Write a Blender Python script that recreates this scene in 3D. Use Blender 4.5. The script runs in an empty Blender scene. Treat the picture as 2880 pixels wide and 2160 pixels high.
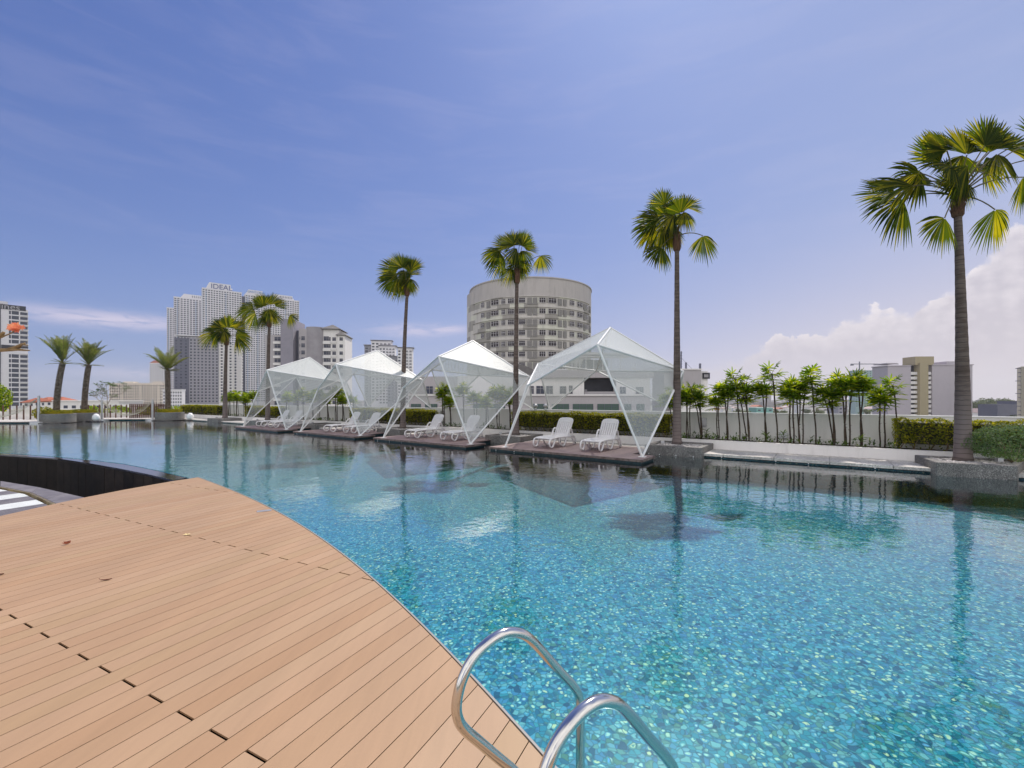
import bpy, math, random
from math import sin, cos, pi, radians as R, sqrt, atan2
from mathutils import Vector, Matrix
random.seed(7)
S = bpy.context.scene
COL = S.collection

# ------------------------------------------------------------------ camera, sun, sky, exposure
F = 1238.0; V0 = 1122.8; EYE = 1.68; Z0 = 0.12
cd = bpy.data.cameras.new('camera'); cam = bpy.data.objects.new('camera', cd); COL.objects.link(cam)
cam.location = (0, 0, EYE); cam.rotation_euler = (pi/2, 0, 0)
cd.sensor_width = 36; cd.lens = 36*F/2880; cd.shift_y = (V0-1080)/2880
cd.clip_start = 0.05; cd.clip_end = 30000
S.camera = cam

SUN_AZ, SUN_EL = R(20), R(51)
sd = bpy.data.lights.new('sun', 'SUN'); sun = bpy.data.objects.new('sun', sd); COL.objects.link(sun)
sd.energy = 3.3; sd.angle = R(0.53); sd.color = (1.0, 0.93, 0.84)
sdir = Vector((sin(SUN_AZ)*cos(SUN_EL), cos(SUN_AZ)*cos(SUN_EL), sin(SUN_EL)))
sun.rotation_euler = sdir.to_track_quat('Z', 'Y').to_euler()
sun.location = (20, 20, 40)
S.view_settings.view_transform = 'Standard'; S.view_settings.look = 'None'
S.view_settings.exposure = 0.35; S.view_settings.gamma = 1.0
S.render.engine = 'CYCLES'
S.cycles.use_denoising = True
S.cycles.max_bounces = 8; S.cycles.transparent_max_bounces = 24; S.cycles.volume_bounces = 0
S.cycles.diffuse_bounces = 3; S.cycles.glossy_bounces = 3
S.cycles.caustics_reflective = False; S.cycles.caustics_refractive = False
S.cycles.sample_clamp_indirect = 6

class NT:
    """tiny node-tree helper"""
    def __init__(s, nt): s.nt = nt; s.n = nt.nodes; s.l = nt.links
    def set(s, sock, v):
        if isinstance(v, bpy.types.NodeSocket): s.l.new(v, sock)
        elif v is not None:
            if sock.type == 'RGBA' and len(v) == 3: v = (*v, 1)
            sock.default_value = v
    def m(s, op, a, b=None, c=None, clamp=False):
        n = s.n.new('ShaderNodeMath'); n.operation = op; n.use_clamp = clamp
        s.set(n.inputs[0], a)
        if b is not None: s.set(n.inputs[1], b)
        if c is not None: s.set(n.inputs[2], c)
        return n.outputs[0]
    def vm(s, op, a, b=None):
        n = s.n.new('ShaderNodeVectorMath'); n.operation = op; s.set(n.inputs[0], a)
        if b is not None: s.set(n.inputs[1], b)
        return n.outputs[0]
    def mix(s, f, a, b, bt='MIX'):
        n = s.n.new('ShaderNodeMix'); n.data_type = 'RGBA'; n.blend_type = bt
        s.set(n.inputs[0], f); s.set(n.inputs[6], a); s.set(n.inputs[7], b); return n.outputs[2]
    def ramp(s, f, stops, interp='LINEAR'):
        n = s.n.new('ShaderNodeValToRGB'); n.color_ramp.interpolation = interp; e = n.color_ramp.elements
        while len(e) < len(stops): e.new(0.5)
        for i, (p, c) in enumerate(stops):
            e[i].position = p; e[i].color = (*c, 1) if hasattr(c, '__len__') else (c, c, c, 1)
        s.set(n.inputs[0], f); return n.outputs[0]
    def noise(s, v, scale, detail=3, rough=0.5, dist=0, dim='3D'):
        n = s.n.new('ShaderNodeTexNoise'); n.noise_dimensions = dim
        if v is not None: s.l.new(v, n.inputs['Vector'])
        n.inputs['Scale'].default_value = scale; n.inputs['Detail'].default_value = detail
        n.inputs['Roughness'].default_value = rough; n.inputs['Distortion'].default_value = dist
        return n.outputs[0]
    def vor(s, v, scale, feat='F1', rand=1.0, out='Distance', dim='3D'):
        n = s.n.new('ShaderNodeTexVoronoi'); n.feature = feat; n.voronoi_dimensions = dim
        if v is not None: s.l.new(v, n.inputs['Vector'])
        n.inputs['Scale'].default_value = scale; n.inputs['Randomness'].default_value = rand
        return n.outputs[out]
    def mapping(s, v, scale=(1, 1, 1), rot=(0, 0, 0), loc=(0, 0, 0)):
        n = s.n.new('ShaderNodeMapping'); s.l.new(v, n.inputs[0])
        n.inputs['Location'].default_value = loc; n.inputs['Rotation'].default_value = rot; n.inputs['Scale'].default_value = scale
        return n.outputs[0]
    def sep(s, v):
        n = s.n.new('ShaderNodeSeparateXYZ'); s.l.new(v, n.inputs[0]); return n.outputs
    def comb(s, x, y, z):
        n = s.n.new('ShaderNodeCombineXYZ'); s.set(n.inputs[0], x); s.set(n.inputs[1], y); s.set(n.inputs[2], z); return n.outputs[0]
    def coord(s, k='Object'):
        return s.n.new('ShaderNodeTexCoord').outputs[k]
    def mr(s, v, a, b, c=0.0, d=1.0, smooth=True):
        n = s.n.new('ShaderNodeMapRange'); n.interpolation_type = 'SMOOTHSTEP' if smooth else 'LINEAR'
        s.set(n.inputs[0], v); n.inputs[1].default_value = a; n.inputs[2].default_value = b
        n.inputs[3].default_value = c; n.inputs[4].default_value = d; return n.outputs[0]
    def bump(s, h, strength, dist=0.01, normal=None):
        n = s.n.new('ShaderNodeBump'); n.inputs['Strength'].default_value = strength; n.inputs['Distance'].default_value = dist
        s.l.new(h, n.inputs['Height'])
        if normal: s.l.new(normal, n.inputs['Normal'])
        return n.outputs[0]

def sky():
    w = bpy.data.worlds.new('World'); S.world = w; w.use_nodes = True
    t = NT(w.node_tree); t.n.clear()
    out = t.n.new('ShaderNodeOutputWorld'); bg = t.n.new('ShaderNodeBackground')
    st = t.n.new('ShaderNodeTexSky'); st.sky_type = 'NISHITA'; st.sun_disc = False
    st.sun_elevation = SUN_EL; st.sun_rotation = SUN_AZ
    st.air_density = 1.0; st.dust_density = 1.2; st.ozone_density = 2.5; st.altitude = 0
    d = t.vm('NORMALIZE', t.coord('Generated')); x, y, z = t.sep(d)
    az = t.m('MULTIPLY', t.m('ARCTAN2', x, y), 180/pi)
    el = t.m('MULTIPLY', t.m('ARCSINE', z), 180/pi)
    ae = t.comb(az, el, 0.0)
    # colour balance of the humid tropical sky, highlights near the sun rolled off
    base = t.mix(1.0, st.outputs[0], SKY_TINT, 'MULTIPLY')
    gn = t.mr(az, -60, 62, 0.74, 0.98, False)
    base = t.mix(1.0, base, t.comb(gn, gn, gn), 'MULTIPLY')
    base = t.vm('DIVIDE', t.vm('MULTIPLY', base, SKY_K), t.vm('ADD', base, SKY_K))
    veil = t.m('ADD', t.m('MULTIPLY', t.m('POWER', 2.718, t.m('MULTIPLY', t.m('MAXIMUM', el, 0.0), -0.075)), 0.85), t.mr(az, 0, 62, 0.02, 0.40))
    side = t.mr(az, -70, 60, 0.5, 1.0)
    vcol = t.mix(t.mr(az, -60, 50), (3.7, 4.7, 6.9), t.mix(t.mr(el, 2, 25), (6.8, 6.2, 6.6), (4.6, 5.2, 7.0)))
    base = t.mix(t.m('MULTIPLY', veil, side, clamp=True), base, vcol)
    # high thin cirrus
    def blob(a0, e0, sa, se):
        a = t.m('POWER', t.m('ABSOLUTE', t.m('DIVIDE', t.m('SUBTRACT', az, a0), sa)), 2)
        b = t.m('POWER', t.m('ABSOLUTE', t.m('DIVIDE', t.m('SUBTRACT', el, e0), se)), 2)
        return t.m('POWER', 2.718, t.m('MULTIPLY', t.m('ADD', a, b), -1))
    wis = t.noise(t.mapping(ae, (0.06, 0.35, 1), (0, 0, R(-8))), 1.0, 6, 0.6, 0.6)
    wis = t.mr(wis, 0.42, 0.72)
    bl = t.m('MULTIPLY', blob(-42.5, 7.6, 8, 0.75), 0.8)
    for b in ((-13, 8.6, 4.5, 0.8), (-8, 9.0, 2.5, 0.5), (-36, 2.6, 9, 0.6)):
        bl = t.m('ADD', bl, t.m('MULTIPLY', blob(*b), 0.55))
    tex = t.noise(t.mapping(ae, (0.25, 1.4, 1)), 1.0, 5, 0.6, 0.8)
    cir = t.m('MULTIPLY', bl, t.mr(tex, 0.25, 0.6), clamp=True)
    cir = t.m('MAXIMUM', cir, t.m('MULTIPLY', t.m('MULTIPLY', wis, 0.07), t.mr(el, 8, 22)))
    base = t.mix(cir, base, (6.6, 6.0, 7.3))
    # cumulus bank low on the right
    hm = t.ramp(t.mr(az, 8, 72, smooth=False), [(0, 0.04), (0.14, 0.09), (0.24, 0.14), (0.31, 0.21), (0.36, 0.35), (0.40, 0.31),
                (0.45, 0.37), (0.49, 0.43), (0.53, 0.38), (0.565, 0.46), (0.59, 0.53), (0.62, 0.66), (0.66, 0.78), (0.8, 0.9), (1, 0.6)])
    h = t.m('MULTIPLY', hm, 20.0)
    pf = t.m('SUBTRACT', 0.55, t.vor(t.mapping(ae, (1, 1.15, 1)), 0.42, 'SMOOTH_F1', dim='2D'))
    pf2 = t.m('SUBTRACT', 0.5, t.vor(ae, 1.15, 'SMOOTH_F1', dim='2D'))
    nn = t.m('ADD', t.m('MULTIPLY', pf, 2.0), t.m('ADD', t.m('MULTIPLY', pf2, 0.9), t.m('MULTIPLY', t.m('SUBTRACT', t.noise(ae, 1.6, 6, 0.62), 0.5), 2.2)))
    dd = t.m('SUBTRACT', t.m('ADD', h, nn), el)
    soft = t.mr(t.noise(ae, 0.35, 3), 0.4, 0.6, 0.5, 1.9)
    mask = t.m('MULTIPLY', t.mr(t.m('DIVIDE', dd, soft), -0.08, 0.6), t.mr(az, 8, 28))
    edge = t.m('POWER', 2.718, t.m('MULTIPLY', t.m('MAXIMUM', dd, 0.0), -0.55))
    bil = t.m('ADD', t.m('MULTIPLY', edge, 0.60), t.m('MULTIPLY', t.m('ADD', pf2, t.m('MULTIPLY', t.m('SUBTRACT', t.noise(t.mapping(ae, (.7, 1.2, 1)), 0.42, 7, 0.66), 0.5), 3.2)), 0.42), clamp=True)
    bil = t.m('MULTIPLY', bil, t.mr(el, 1.5, 9))
    cc = t.mix(bil, (5.5, 5.15, 5.7), (9.0, 8.4, 8.5))
    fade = t.m('MULTIPLY', mask, t.mr(el, 0, 6, 0.25, 0.86))
    base = t.mix(fade, base, cc)
    # bright unseen cloud added behind the camera to fill the shaded walls
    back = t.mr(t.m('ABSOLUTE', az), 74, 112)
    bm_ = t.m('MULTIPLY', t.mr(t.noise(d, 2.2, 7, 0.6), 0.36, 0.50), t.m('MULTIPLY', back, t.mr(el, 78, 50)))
    bcol = t.mix(t.mr(t.noise(d, 5.0, 5, 0.6), 0.35, 0.7), (BACK_FILL*0.72, BACK_FILL*0.72, BACK_FILL*0.76), (BACK_FILL*1.1, BACK_FILL*1.08, BACK_FILL*1.05))
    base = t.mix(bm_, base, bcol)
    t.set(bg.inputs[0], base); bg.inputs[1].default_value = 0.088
    t.l.new(bg.outputs[0], out.inputs[0])
SKY_TINT = (0.66, 0.97, 2.3); SKY_K = (4.5, 5.7, 9.3); BACK_FILL = 13.0
sky()

# ------------------------------------------------------------------ geometry helpers
def each_box(name, mat, root, boxes):
    for q in boxes: MB().box(*q).build(name, mat, root)
class MB:
    def __init__(s): s.v = []; s.f = []; s.uv = {}; s.mi = {}
    def add(s, pts, faces, uvs=None, mi=0):
        o = len(s.v); s.v += [tuple(p) for p in pts]
        for k, f in enumerate(faces):
            if uvs: s.uv[len(s.f)] = uvs[k]
            if mi: s.mi[len(s.f)] = mi
            s.f.append(tuple(i+o for i in f))
        return s
    def box(s, x0, y0, z0, x1, y1, z1, mi=0):
        p = [(x, y, z) for z in (z0, z1) for x, y in ((x0, y0), (x1, y0), (x1, y1), (x0, y1))]
        return s.add(p, [(3, 2, 1, 0), (4, 5, 6, 7), (0, 1, 5, 4), (1, 2, 6, 5), (2, 3, 7, 6), (3, 0, 4, 7)], mi=mi)
    def prism(s, poly, z0, z1, cap=True, bottom=True):
        n = len(poly); a = sum(poly[i][0]*poly[(i+1) % n][1]-poly[(i+1) % n][0]*poly[i][1] for i in range(n))
        if a < 0: poly = poly[::-1]
        p = [(x, y, z0) for x, y in poly]+[(x, y, z1) for x, y in poly]
        f = [(i, (i+1) % n, (i+1) % n+n, i+n) for i in range(n)]
        if cap: f.append(tuple(range(n, 2*n)))
        if bottom: f.append(tuple(range(n-1, -1, -1)))
        return s.add(p, f)
    def tube(s, pts, rad, n=8, cap=True, sq=1.0):
        pts = [Vector(p) for p in pts]; m = len(pts)
        if not hasattr(rad, '__len__'): rad = [rad]*m
        d0 = (pts[1]-pts[0]).normalized(); up = Vector((0, 0, 1)) if abs(d0.z) < 0.95 else Vector((1, 0, 0))
        u = d0.cross(up).normalized(); V = []
        for i in range(m):
            d = (pts[min(i+1, m-1)]-pts[max(i-1, 0)]).normalized()
            u = (u-d*u.dot(d)).normalized(); w = d.cross(u)
            for k in range(n):
                a = 2*pi*k/n; V.append(pts[i]+u*cos(a)*rad[i]*sq+w*sin(a)*rad[i])
        fs = []
        for i in range(m-1):
            for k in range(n):
                fs.append((i*n+k, i*n+(k+1) % n, (i+1)*n+(k+1) % n, (i+1)*n+k))
        if cap: fs += [tuple(range(n-1, -1, -1)), tuple(range((m-1)*n, m*n))]
        return s.add(V, fs)
    def lathe(s, prof, n=24, c=(0, 0)):
        V = [(c[0]+r*cos(2*pi*k/n), c[1]+r*sin(2*pi*k/n), z) for r, z in prof for k in range(n)]
        f = [(i*n+k, i*n+(k+1) % n, (i+1)*n+(k+1) % n, (i+1)*n+k) for i in range(len(prof)-1) for k in range(n)]
        f.append(tuple(range((len(prof)-1)*n, len(prof)*n))); f.append(tuple(range(n-1, -1, -1)))
        return s.add(V, f)
    def build(s, name, mat, parent=None, smooth=False, loc=None):
        me = bpy.data.meshes.new(name); me.from_pydata(s.v, [], s.f)
        for m in (mat if isinstance(mat, (list, tuple)) else [mat]): me.materials.append(m)
        if s.uv:
            ul = me.uv_layers.new(name='UVMap')
            for fi, uvs in s.uv.items():
                for li, uv in zip(me.polygons[fi].loop_indices, uvs): ul.data[li].uv = uv
        for fi, k in s.mi.items(): me.polygons[fi].material_index = k
        if smooth: me.polygons.foreach_set('use_smooth', [True]*len(me.polygons))
        me.update()
        o = bpy.data.objects.new(name, me); COL.objects.link(o)
        if parent: o.parent = parent
        if loc: o.location = loc
        return o

def bevel(o, w, seg=2):
    m = o.modifiers.new('bevel', 'BEVEL'); m.width = w; m.segments = seg; m.limit_method = 'ANGLE'; return o
def empty(name, loc=(0, 0, 0), rz=0):
    o = bpy.data.objects.new(name, None); COL.objects.link(o); o.location = loc; o.rotation_euler = (0, 0, rz); o.empty_display_size = 0.3; return o
def tag(o, label, cat, group=None, kind=None):
    o['label'] = label; o['category'] = cat
    if group: o['group'] = group
    if kind: o['kind'] = kind
    return o
def struct(o): o['kind'] = 'structure'; return o
def copy_tree(o, parent=None):
    c = o.copy(); COL.objects.link(c); c.parent = parent
    for ch in list(o.children): copy_tree(ch, c)
    return c
ORD = ['first', 'second', 'third', 'fourth', 'fifth', 'sixth', 'seventh', 'eighth', 'ninth', 'tenth', 'eleventh', 'twelfth', 'thirteenth',
       'fourteenth', 'fifteenth', 'sixteenth', 'seventeenth', 'eighteenth', 'nineteenth', 'twentieth']

# the terrace runs along a straight axis: a = distance along it (to the right), w = distance back from the platforms' front edge
TH = 0.616; AU = Vector((cos(TH), -sin(TH))); AW = Vector((sin(TH), cos(TH))); AO = Vector((-0.22, 14.36))
def aw(a, w, z=None):
    p = AO+AU*a+AW*w
    return (p.x, p.y) if z is None else (p.x, p.y, z)
def ground(u, v, z=0.0):           # survey of a mark on a level surface of height z
    Y = F*(EYE-z)/(v-V0); return ((u-1440)/F*Y, Y)

# ------------------------------------------------------------------ materials
def newmat(name):
    m = bpy.data.materials.new(name); m.use_nodes = True; t = NT(m.node_tree)
    b = t.n['Principled BSDF']; return m, t, b
def pm(name, c1, c2=None, scale=4, rough=0.6, bump=0.0, bscale=30, metal=0.0, island=0.0, spec=0.4, detail=4, stretch=(1, 1, 1), bdist=0.01):
    m, t, b = newmat(name)
    co = t.mapping(t.coord(), stretch)
    col = c1
    if c2: col = t.mix(t.mr(t.noise(co, scale, detail, 0.6), 0.3, 0.7), c1, c2)
    if island:
        g = t.n.new('ShaderNodeNewGeometry'); k = t.m('ADD', t.m('MULTIPLY', g.outputs['Random Per Island'], 2*island), 1-island)
        if not isinstance(col, bpy.types.NodeSocket):
            rg = t.n.new('ShaderNodeRGB'); rg.outputs[0].default_value = (*col, 1); col = rg.outputs[0]
        col = t.mix(1.0, col, t.comb(k, k, k), 'MULTIPLY')
    t.set(b.inputs['Base Color'], col); b.inputs['Roughness'].default_value = rough; b.inputs['Metallic'].default_value = metal
    b.inputs['Specular IOR Level'].default_value = spec
    if bump: t.l.new(t.bump(t.noise(co, bscale, 4, 0.6), bump, bdist), b.inputs['Normal'])
    return m
def leafmat(name, ca, cb, cc, trans=0.45, rough=0.6, tcol=None):
    m, t, b = newmat(name)
    g = t.n.new('ShaderNodeNewGeometry'); k = g.outputs['Random Per Island']
    col = t.ramp(k, [(0, ca), (0.55, cb), (1, cc)])
    col = t.mix(t.mr(t.noise(t.coord(), 2.5, 2), 0.35, 0.65, 0.0, 0.45), col, cb)
    t.l.new(col, b.inputs['Base Color']); b.inputs['Roughness'].default_value = rough; b.inputs['Specular IOR Level'].default_value = 0.2
    tr = t.n.new('ShaderNodeBsdfTranslucent'); t.l.new(t.mix(1.0, col, tcol or (2.6, 2.3, 0.7), 'MULTIPLY'), tr.inputs[0])
    mx = t.n.new('ShaderNodeMixShader'); mx.inputs[0].default_value = trans
    t.l.new(b.outputs[0], mx.inputs[1]); t.l.new(tr.outputs[0], mx.inputs[2])
    t.l.new(mx.outputs[0], t.n['Material Output'].inputs[0]); return m

def mosaic_mat():
    m, t, b = newmat('mosaic'); co = t.coord()
    wob = t.n.new('ShaderNodeTexNoise'); t.l.new(co, wob.inputs['Vector']); wob.inputs['Scale'].default_value = 9; wob.inputs['Detail'].default_value = 2
    p = t.vm('ADD', co, t.vm('MULTIPLY', t.vm('SUBTRACT', wob.outputs['Color'], (0.5, 0.5, 0.5)), (0.085, 0.085, 0.0)))
    vn = t.n.new('ShaderNodeTexVoronoi'); t.l.new(p, vn.inputs['Vector']); vn.inputs['Scale'].default_value = 25; vn.inputs['Randomness'].default_value = 0.75
    r, g, bl = t.sep(vn.outputs['Color'])
    col = t.ramp(r, [(0, (0.008, 0.109, 0.187)), (0.18, (0.024, 0.305, 0.440)), (0.36, (0.050, 0.414, 0.451)), (0.52, (0.132, 0.544, 0.660)), (0.68, (0.050, 0.272, 0.484)),
                     (0.82, (0.264, 0.653, 0.638)), (1.0, (0.083, 0.283, 0.198))])
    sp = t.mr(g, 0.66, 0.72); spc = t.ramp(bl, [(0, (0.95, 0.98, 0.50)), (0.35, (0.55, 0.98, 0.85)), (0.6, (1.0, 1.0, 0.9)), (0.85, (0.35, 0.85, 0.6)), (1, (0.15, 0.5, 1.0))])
    # tile sparkle painted into the colour as bright spots, part of each tile
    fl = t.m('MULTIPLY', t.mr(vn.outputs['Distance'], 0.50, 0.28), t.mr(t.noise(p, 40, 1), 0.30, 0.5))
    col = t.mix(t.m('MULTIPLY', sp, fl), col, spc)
    ed = t.vor(p, 25, 'DISTANCE_TO_EDGE', 0.75)
    col = t.mix(t.mr(ed, 0.02, 0.12, 0.6, 0.0), col, (0.01, 0.10, 0.13))
    # broad soft patches of bluer tone across the floor
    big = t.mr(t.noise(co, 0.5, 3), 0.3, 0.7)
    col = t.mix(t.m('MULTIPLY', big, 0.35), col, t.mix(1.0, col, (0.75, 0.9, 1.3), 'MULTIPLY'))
    t.l.new(col, b.inputs['Base Color']); b.inputs['Roughness'].default_value = 0.25; b.inputs['Specular IOR Level'].default_value = 0.3
    return m
def water_mat():
    m, t, b = newmat('water'); t.n.remove(b); co = t.coord()
    n1 = t.noise(t.mapping(co, (1, 1, 1)), 7, 3, 0.55, 0.3); n2 = t.noise(co, 1.7, 2, 0.5, 0.2)
    h = t.m('ADD', t.m('MULTIPLY', n1, 0.35), n2)
    calm = t.mr(t.noise(co, 0.16, 2), 0.35, 0.65, 0.5, 1.0)
    bp = t.bump(t.m('MULTIPLY', h, calm), 0.42, 0.027)
    fr = t.n.new('ShaderNodeFresnel'); fr.inputs[0].default_value = 1.45; t.l.new(bp, fr.inputs[1])
    gl = t.n.new('ShaderNodeBsdfGlossy'); gl.inputs['Roughness'].default_value = 0.03; gl.inputs[0].default_value = (1, 1, 1, 1); t.l.new(bp, gl.inputs['Normal'])
    tr = t.n.new('ShaderNodeBsdfTransparent'); tr.inputs[0].default_value = (0.78, 0.97, 0.99, 1)
    mx = t.n.new('ShaderNodeMixShader'); t.l.new(t.m('MINIMUM', t.m('MULTIPLY_ADD', fr.outputs[0], 1.1, 0.045), 1.0), mx.inputs[0])
    t.l.new(tr.outputs[0], mx.inputs[1]); t.l.new(gl.outputs[0], mx.inputs[2]); t.l.new(mx.outputs[0], t.n['Material Output'].inputs[0])
    return m
def perf_mat(name, hole, col=(0.70, 0.73, 0.71)):
    m, t, b = newmat(name); b.inputs['Base Color'].default_value = (*col, 1); b.inputs['Roughness'].default_value = 0.5
    uv = t.coord('UV'); d = t.vor(uv, 1/0.03, 'F1', 0.0, dim='2D')
    a = t.m('LESS_THAN', d, hole)
    tl = t.n.new('ShaderNodeBsdfTranslucent'); tl.inputs[0].default_value = (0.42, 0.46, 0.44, 1)
    ms = t.n.new('ShaderNodeMixShader'); ms.inputs[0].default_value = 0.22; t.l.new(b.outputs[0], ms.inputs[1]); t.l.new(tl.outputs[0], ms.inputs[2])
    tr = t.n.new('ShaderNodeBsdfTransparent'); mx = t.n.new('ShaderNodeMixShader'); t.l.new(a, mx.inputs[0])
    t.l.new(ms.outputs[0], mx.inputs[1]); t.l.new(tr.outputs[0], mx.inputs[2]); t.l.new(mx.outputs[0], t.n['Material Output'].inputs[0]); return m
def plank_mat(name, cols, rot, stretch=18, rough=0.55, amp=0.07):
    m, t, b = newmat(name); g = t.n.new('ShaderNodeNewGeometry'); k = g.outputs['Random Per Island']
    co = t.mapping(t.coord(), (stretch, 1.3, 1), (0, 0, rot))
    col = t.ramp(k, cols)
    gr = t.noise(co, 1.2, 5, 0.6, 0.5); f = t.m('ADD', t.m('MULTIPLY', t.m('SUBTRACT', gr, 0.5), amp*2.5), 1.0)
    bgn = t.m('ADD', t.m('MULTIPLY', t.m('SUBTRACT', t.noise(t.mapping(t.coord(), (3, .8, 1), (0, 0, rot)), 0.9, 4), 0.5), 0.3), 1.0)
    f = t.m('MULTIPLY', f, bgn); col = t.mix(1.0, col, t.comb(f, f, f), 'MULTIPLY')
    sc = t.mr(t.noise(t.mapping(t.coord(), (1, 1, 1)), 1.6, 6, 0.7), 0.62, 0.8, 0, 0.35)
    col = t.mix(sc, col, (0.36, 0.25, 0.13))
    t.l.new(col, b.inputs['Base Color']); b.inputs['Roughness'].default_value = rough
    dry = t.mr(t.noise(t.coord(), 0.55, 5, 0.6), 0.46, 0.72, 0, 0.30)
    col = t.mix(dry, col, t.mix(1.0, col, (1.22, 1.20, 1.22), 'MULTIPLY'))
    wet = t.mr(t.noise(t.coord(), 0.9, 6, 0.65, 0.3), 0.60, 0.78, 0, 0.22)
    col = t.mix(wet, col, t.mix(1.0, col, (0.72, 0.66, 0.6), 'MULTIPLY'))
    t.l.new(col, b.inputs['Base Color'])
    t.l.new(t.bump(gr, 0.15, 0.002), b.inputs['Normal']); return m
def terrazzo(name, base, lo, hi, sc=70):
    m, t, b = newmat(name); co = t.coord(); v = t.n.new('ShaderNodeTexVoronoi'); t.l.new(co, v.inputs['Vector']); v.inputs['Scale'].default_value = sc
    r = t.sep(v.outputs['Color'])[0]
    col = t.ramp(r, [(0, lo), (0.35, base), (0.7, base), (0.86, hi), (1, hi)])
    st = t.mr(t.noise(co, 1.3, 5, 0.65), 0.3, 0.75, 0.75, 1.1)
    col = t.mix(1.0, col, t.comb(st, st, st), 'MULTIPLY')
    t.l.new(col, b.inputs['Base Color']); b.inputs['Roughness'].default_value = 0.8
    t.l.new(t.bump(v.outputs['Distance'], 0.25, 0.004), b.inputs['Normal']); return m
def stained(name, c, stain, amt=0.35, rough=0.75, streak=True):
    m, t, b = newmat(name); co = t.coord()
    n = t.noise(t.mapping(co, (3, 3, 0.35)), 1.6, 5, 0.65) if streak else t.noise(co, 2, 5, 0.6)
    col = t.mix(t.mr(n, 0.48, 0.85, 0, amt), c, stain)
    n2 = t.noise(co, 0.45, 4, 0.6); k = t.m('ADD', t.m('MULTIPLY', n2, 0.16), 0.92)
    col = t.mix(1.0, col, t.comb(k, k, k), 'MULTIPLY')
    t.l.new(col, b.inputs['Base Color']); b.inputs['Roughness'].default_value = rough
    t.l.new(t.bump(t.noise(co, 60, 3), 0.08, 0.003), b.inputs['Normal']); return m
def trunk_mat(name, c1, c2, ring, c3=None, freq=9.0):
    m, t, b = newmat(name); co = t.coord(); x, y, z = t.sep(co)
    wz = t.m('ADD', z, t.m('MULTIPLY', t.noise(co, 3, 2), 0.09))
    s = t.m('FRACT', t.m('MULTIPLY', wz, freq)); line = t.mr(s, 0.0, 0.22, 1, 0)
    col = t.mix(t.mr(t.noise(t.mapping(co, (1, 1, 4)), 4, 4, 0.6), 0.35, 0.65), c1, c2)
    if c3: col = t.mix(t.mr(z, 0.6, 2.2), c3, col)
    col = t.mix(t.m('MULTIPLY', line, 0.75), col, ring)
    t.l.new(col, b.inputs['Base Color']); b.inputs['Roughness'].default_value = 0.85
    t.l.new(t.bump(s, 0.5, 0.02), b.inputs['Normal']); return m

M = {}
M['white'] = pm('white_paint', (0.80, 0.80, 0.78), (0.74, 0.74, 0.72), 3, 0.35)
M['plastic'] = pm('white_plastic', (0.82, 0.80, 0.80), (0.76, 0.74, 0.74), 5, 0.35)
M['lamp'] = pm('opal_globe', (0.85, 0.85, 0.85), (0.8, 0.8, 0.8), 3, 0.25)
M['wall'] = stained('white_render', (0.82, 0.80, 0.77), (0.45, 0.43, 0.39), 0.30)
M['lowwall'] = stained('planter_render', (0.82, 0.79, 0.76), (0.42, 0.40, 0.36), 0.35)
M['coping'] = pm('coping', (0.86, 0.86, 0.84), (0.78, 0.78, 0.75), 3, 0.6)
M['terrazzo'] = terrazzo('washed_pebble_grey', (0.165, 0.155, 0.145), (0.06, 0.055, 0.055), (0.36, 0.34, 0.32), 95)
M['paving'] = terrazzo('pale_paving', (0.58, 0.54, 0.50), (0.36, 0.33, 0.30), (0.70, 0.67, 0.62), 40)
M['black'] = pm('black_stone', (0.010, 0.009, 0.010), (0.025, 0.022, 0.022), 3, 0.10, 0.15, 25, spec=0.7)
M['wetstone'] = pm('wet_black_stone', (0.012, 0.010, 0.012), (0.030, 0.026, 0.030), 6, 0.05, 0.25, 9, spec=1.0, bdist=0.006)
M['greystone'] = pm('grey_slab', (0.13, 0.115, 0.12), (0.20, 0.18, 0.18), 3, 0.5, 0.2, 40, island=0.12)
M['steel'] = pm('polished_steel', (0.66, 0.64, 0.61), None, 3, 0.13, 0.05, 60, metal=1.0, bdist=0.001)
M['alu'] = pm('brushed_metal', (0.55, 0.55, 0.56), (0.45, 0.45, 0.46), 10, 0.35, metal=0.6)
M['soil'] = pm('soil', (0.035, 0.024, 0.018), (0.07, 0.05, 0.035), 12, 0.95, 0.6, 30, bdist=0.03)
M['pebble'] = pm('river_pebble', (0.50, 0.47, 0.45), (0.34, 0.32, 0.31), 2, 0.6, island=0.5)
M['deck'] = plank_mat('warm_deck', [(0, (0.375, 0.232, 0.128)), (0.3, (0.395, 0.25, 0.145)), (0.5, (0.365, 0.218, 0.116)), (0.75, (0.40, 0.258, 0.152)), (1, (0.37, 0.236, 0.124))], R(26.6))
M['platform'] = plank_mat('purple_brown_deck', [(0, (0.19, 0.125, 0.12)), (0.5, (0.25, 0.17, 0.16)), (1, (0.215, 0.145, 0.142))], TH, 14)
M['plinth'] = pm('dark_underframe', (0.03, 0.03, 0.035), (0.05, 0.05, 0.05), 5, 0.6)
M['dtile'] = pm('dark_teal_tile', (0.006, 0.02, 0.028), (0.015, 0.05, 0.06), 20, 0.3, spec=.3)
M['mosaic'] = mosaic_mat(); M['water'] = water_mat()
M['roofmesh'] = perf_mat('perforated_roof_sheet', 0.31); M['sidemesh'] = perf_mat('perforated_side_sheet', 0.42)
M['fan'] = leafmat('fan_leaf', (0.006, 0.014, 0.002), (0.028, 0.048, 0.005), (0.15, 0.145, 0.014), 0.60, tcol=(4.6, 3.9, 0.7))
M['date'] = leafmat('date_leaf', (0.08, 0.11, 0.03), (0.17, 0.20, 0.06), (0.30, 0.25, 0.13), 0.4, tcol=(1.7, 1.7, 0.9))
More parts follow.
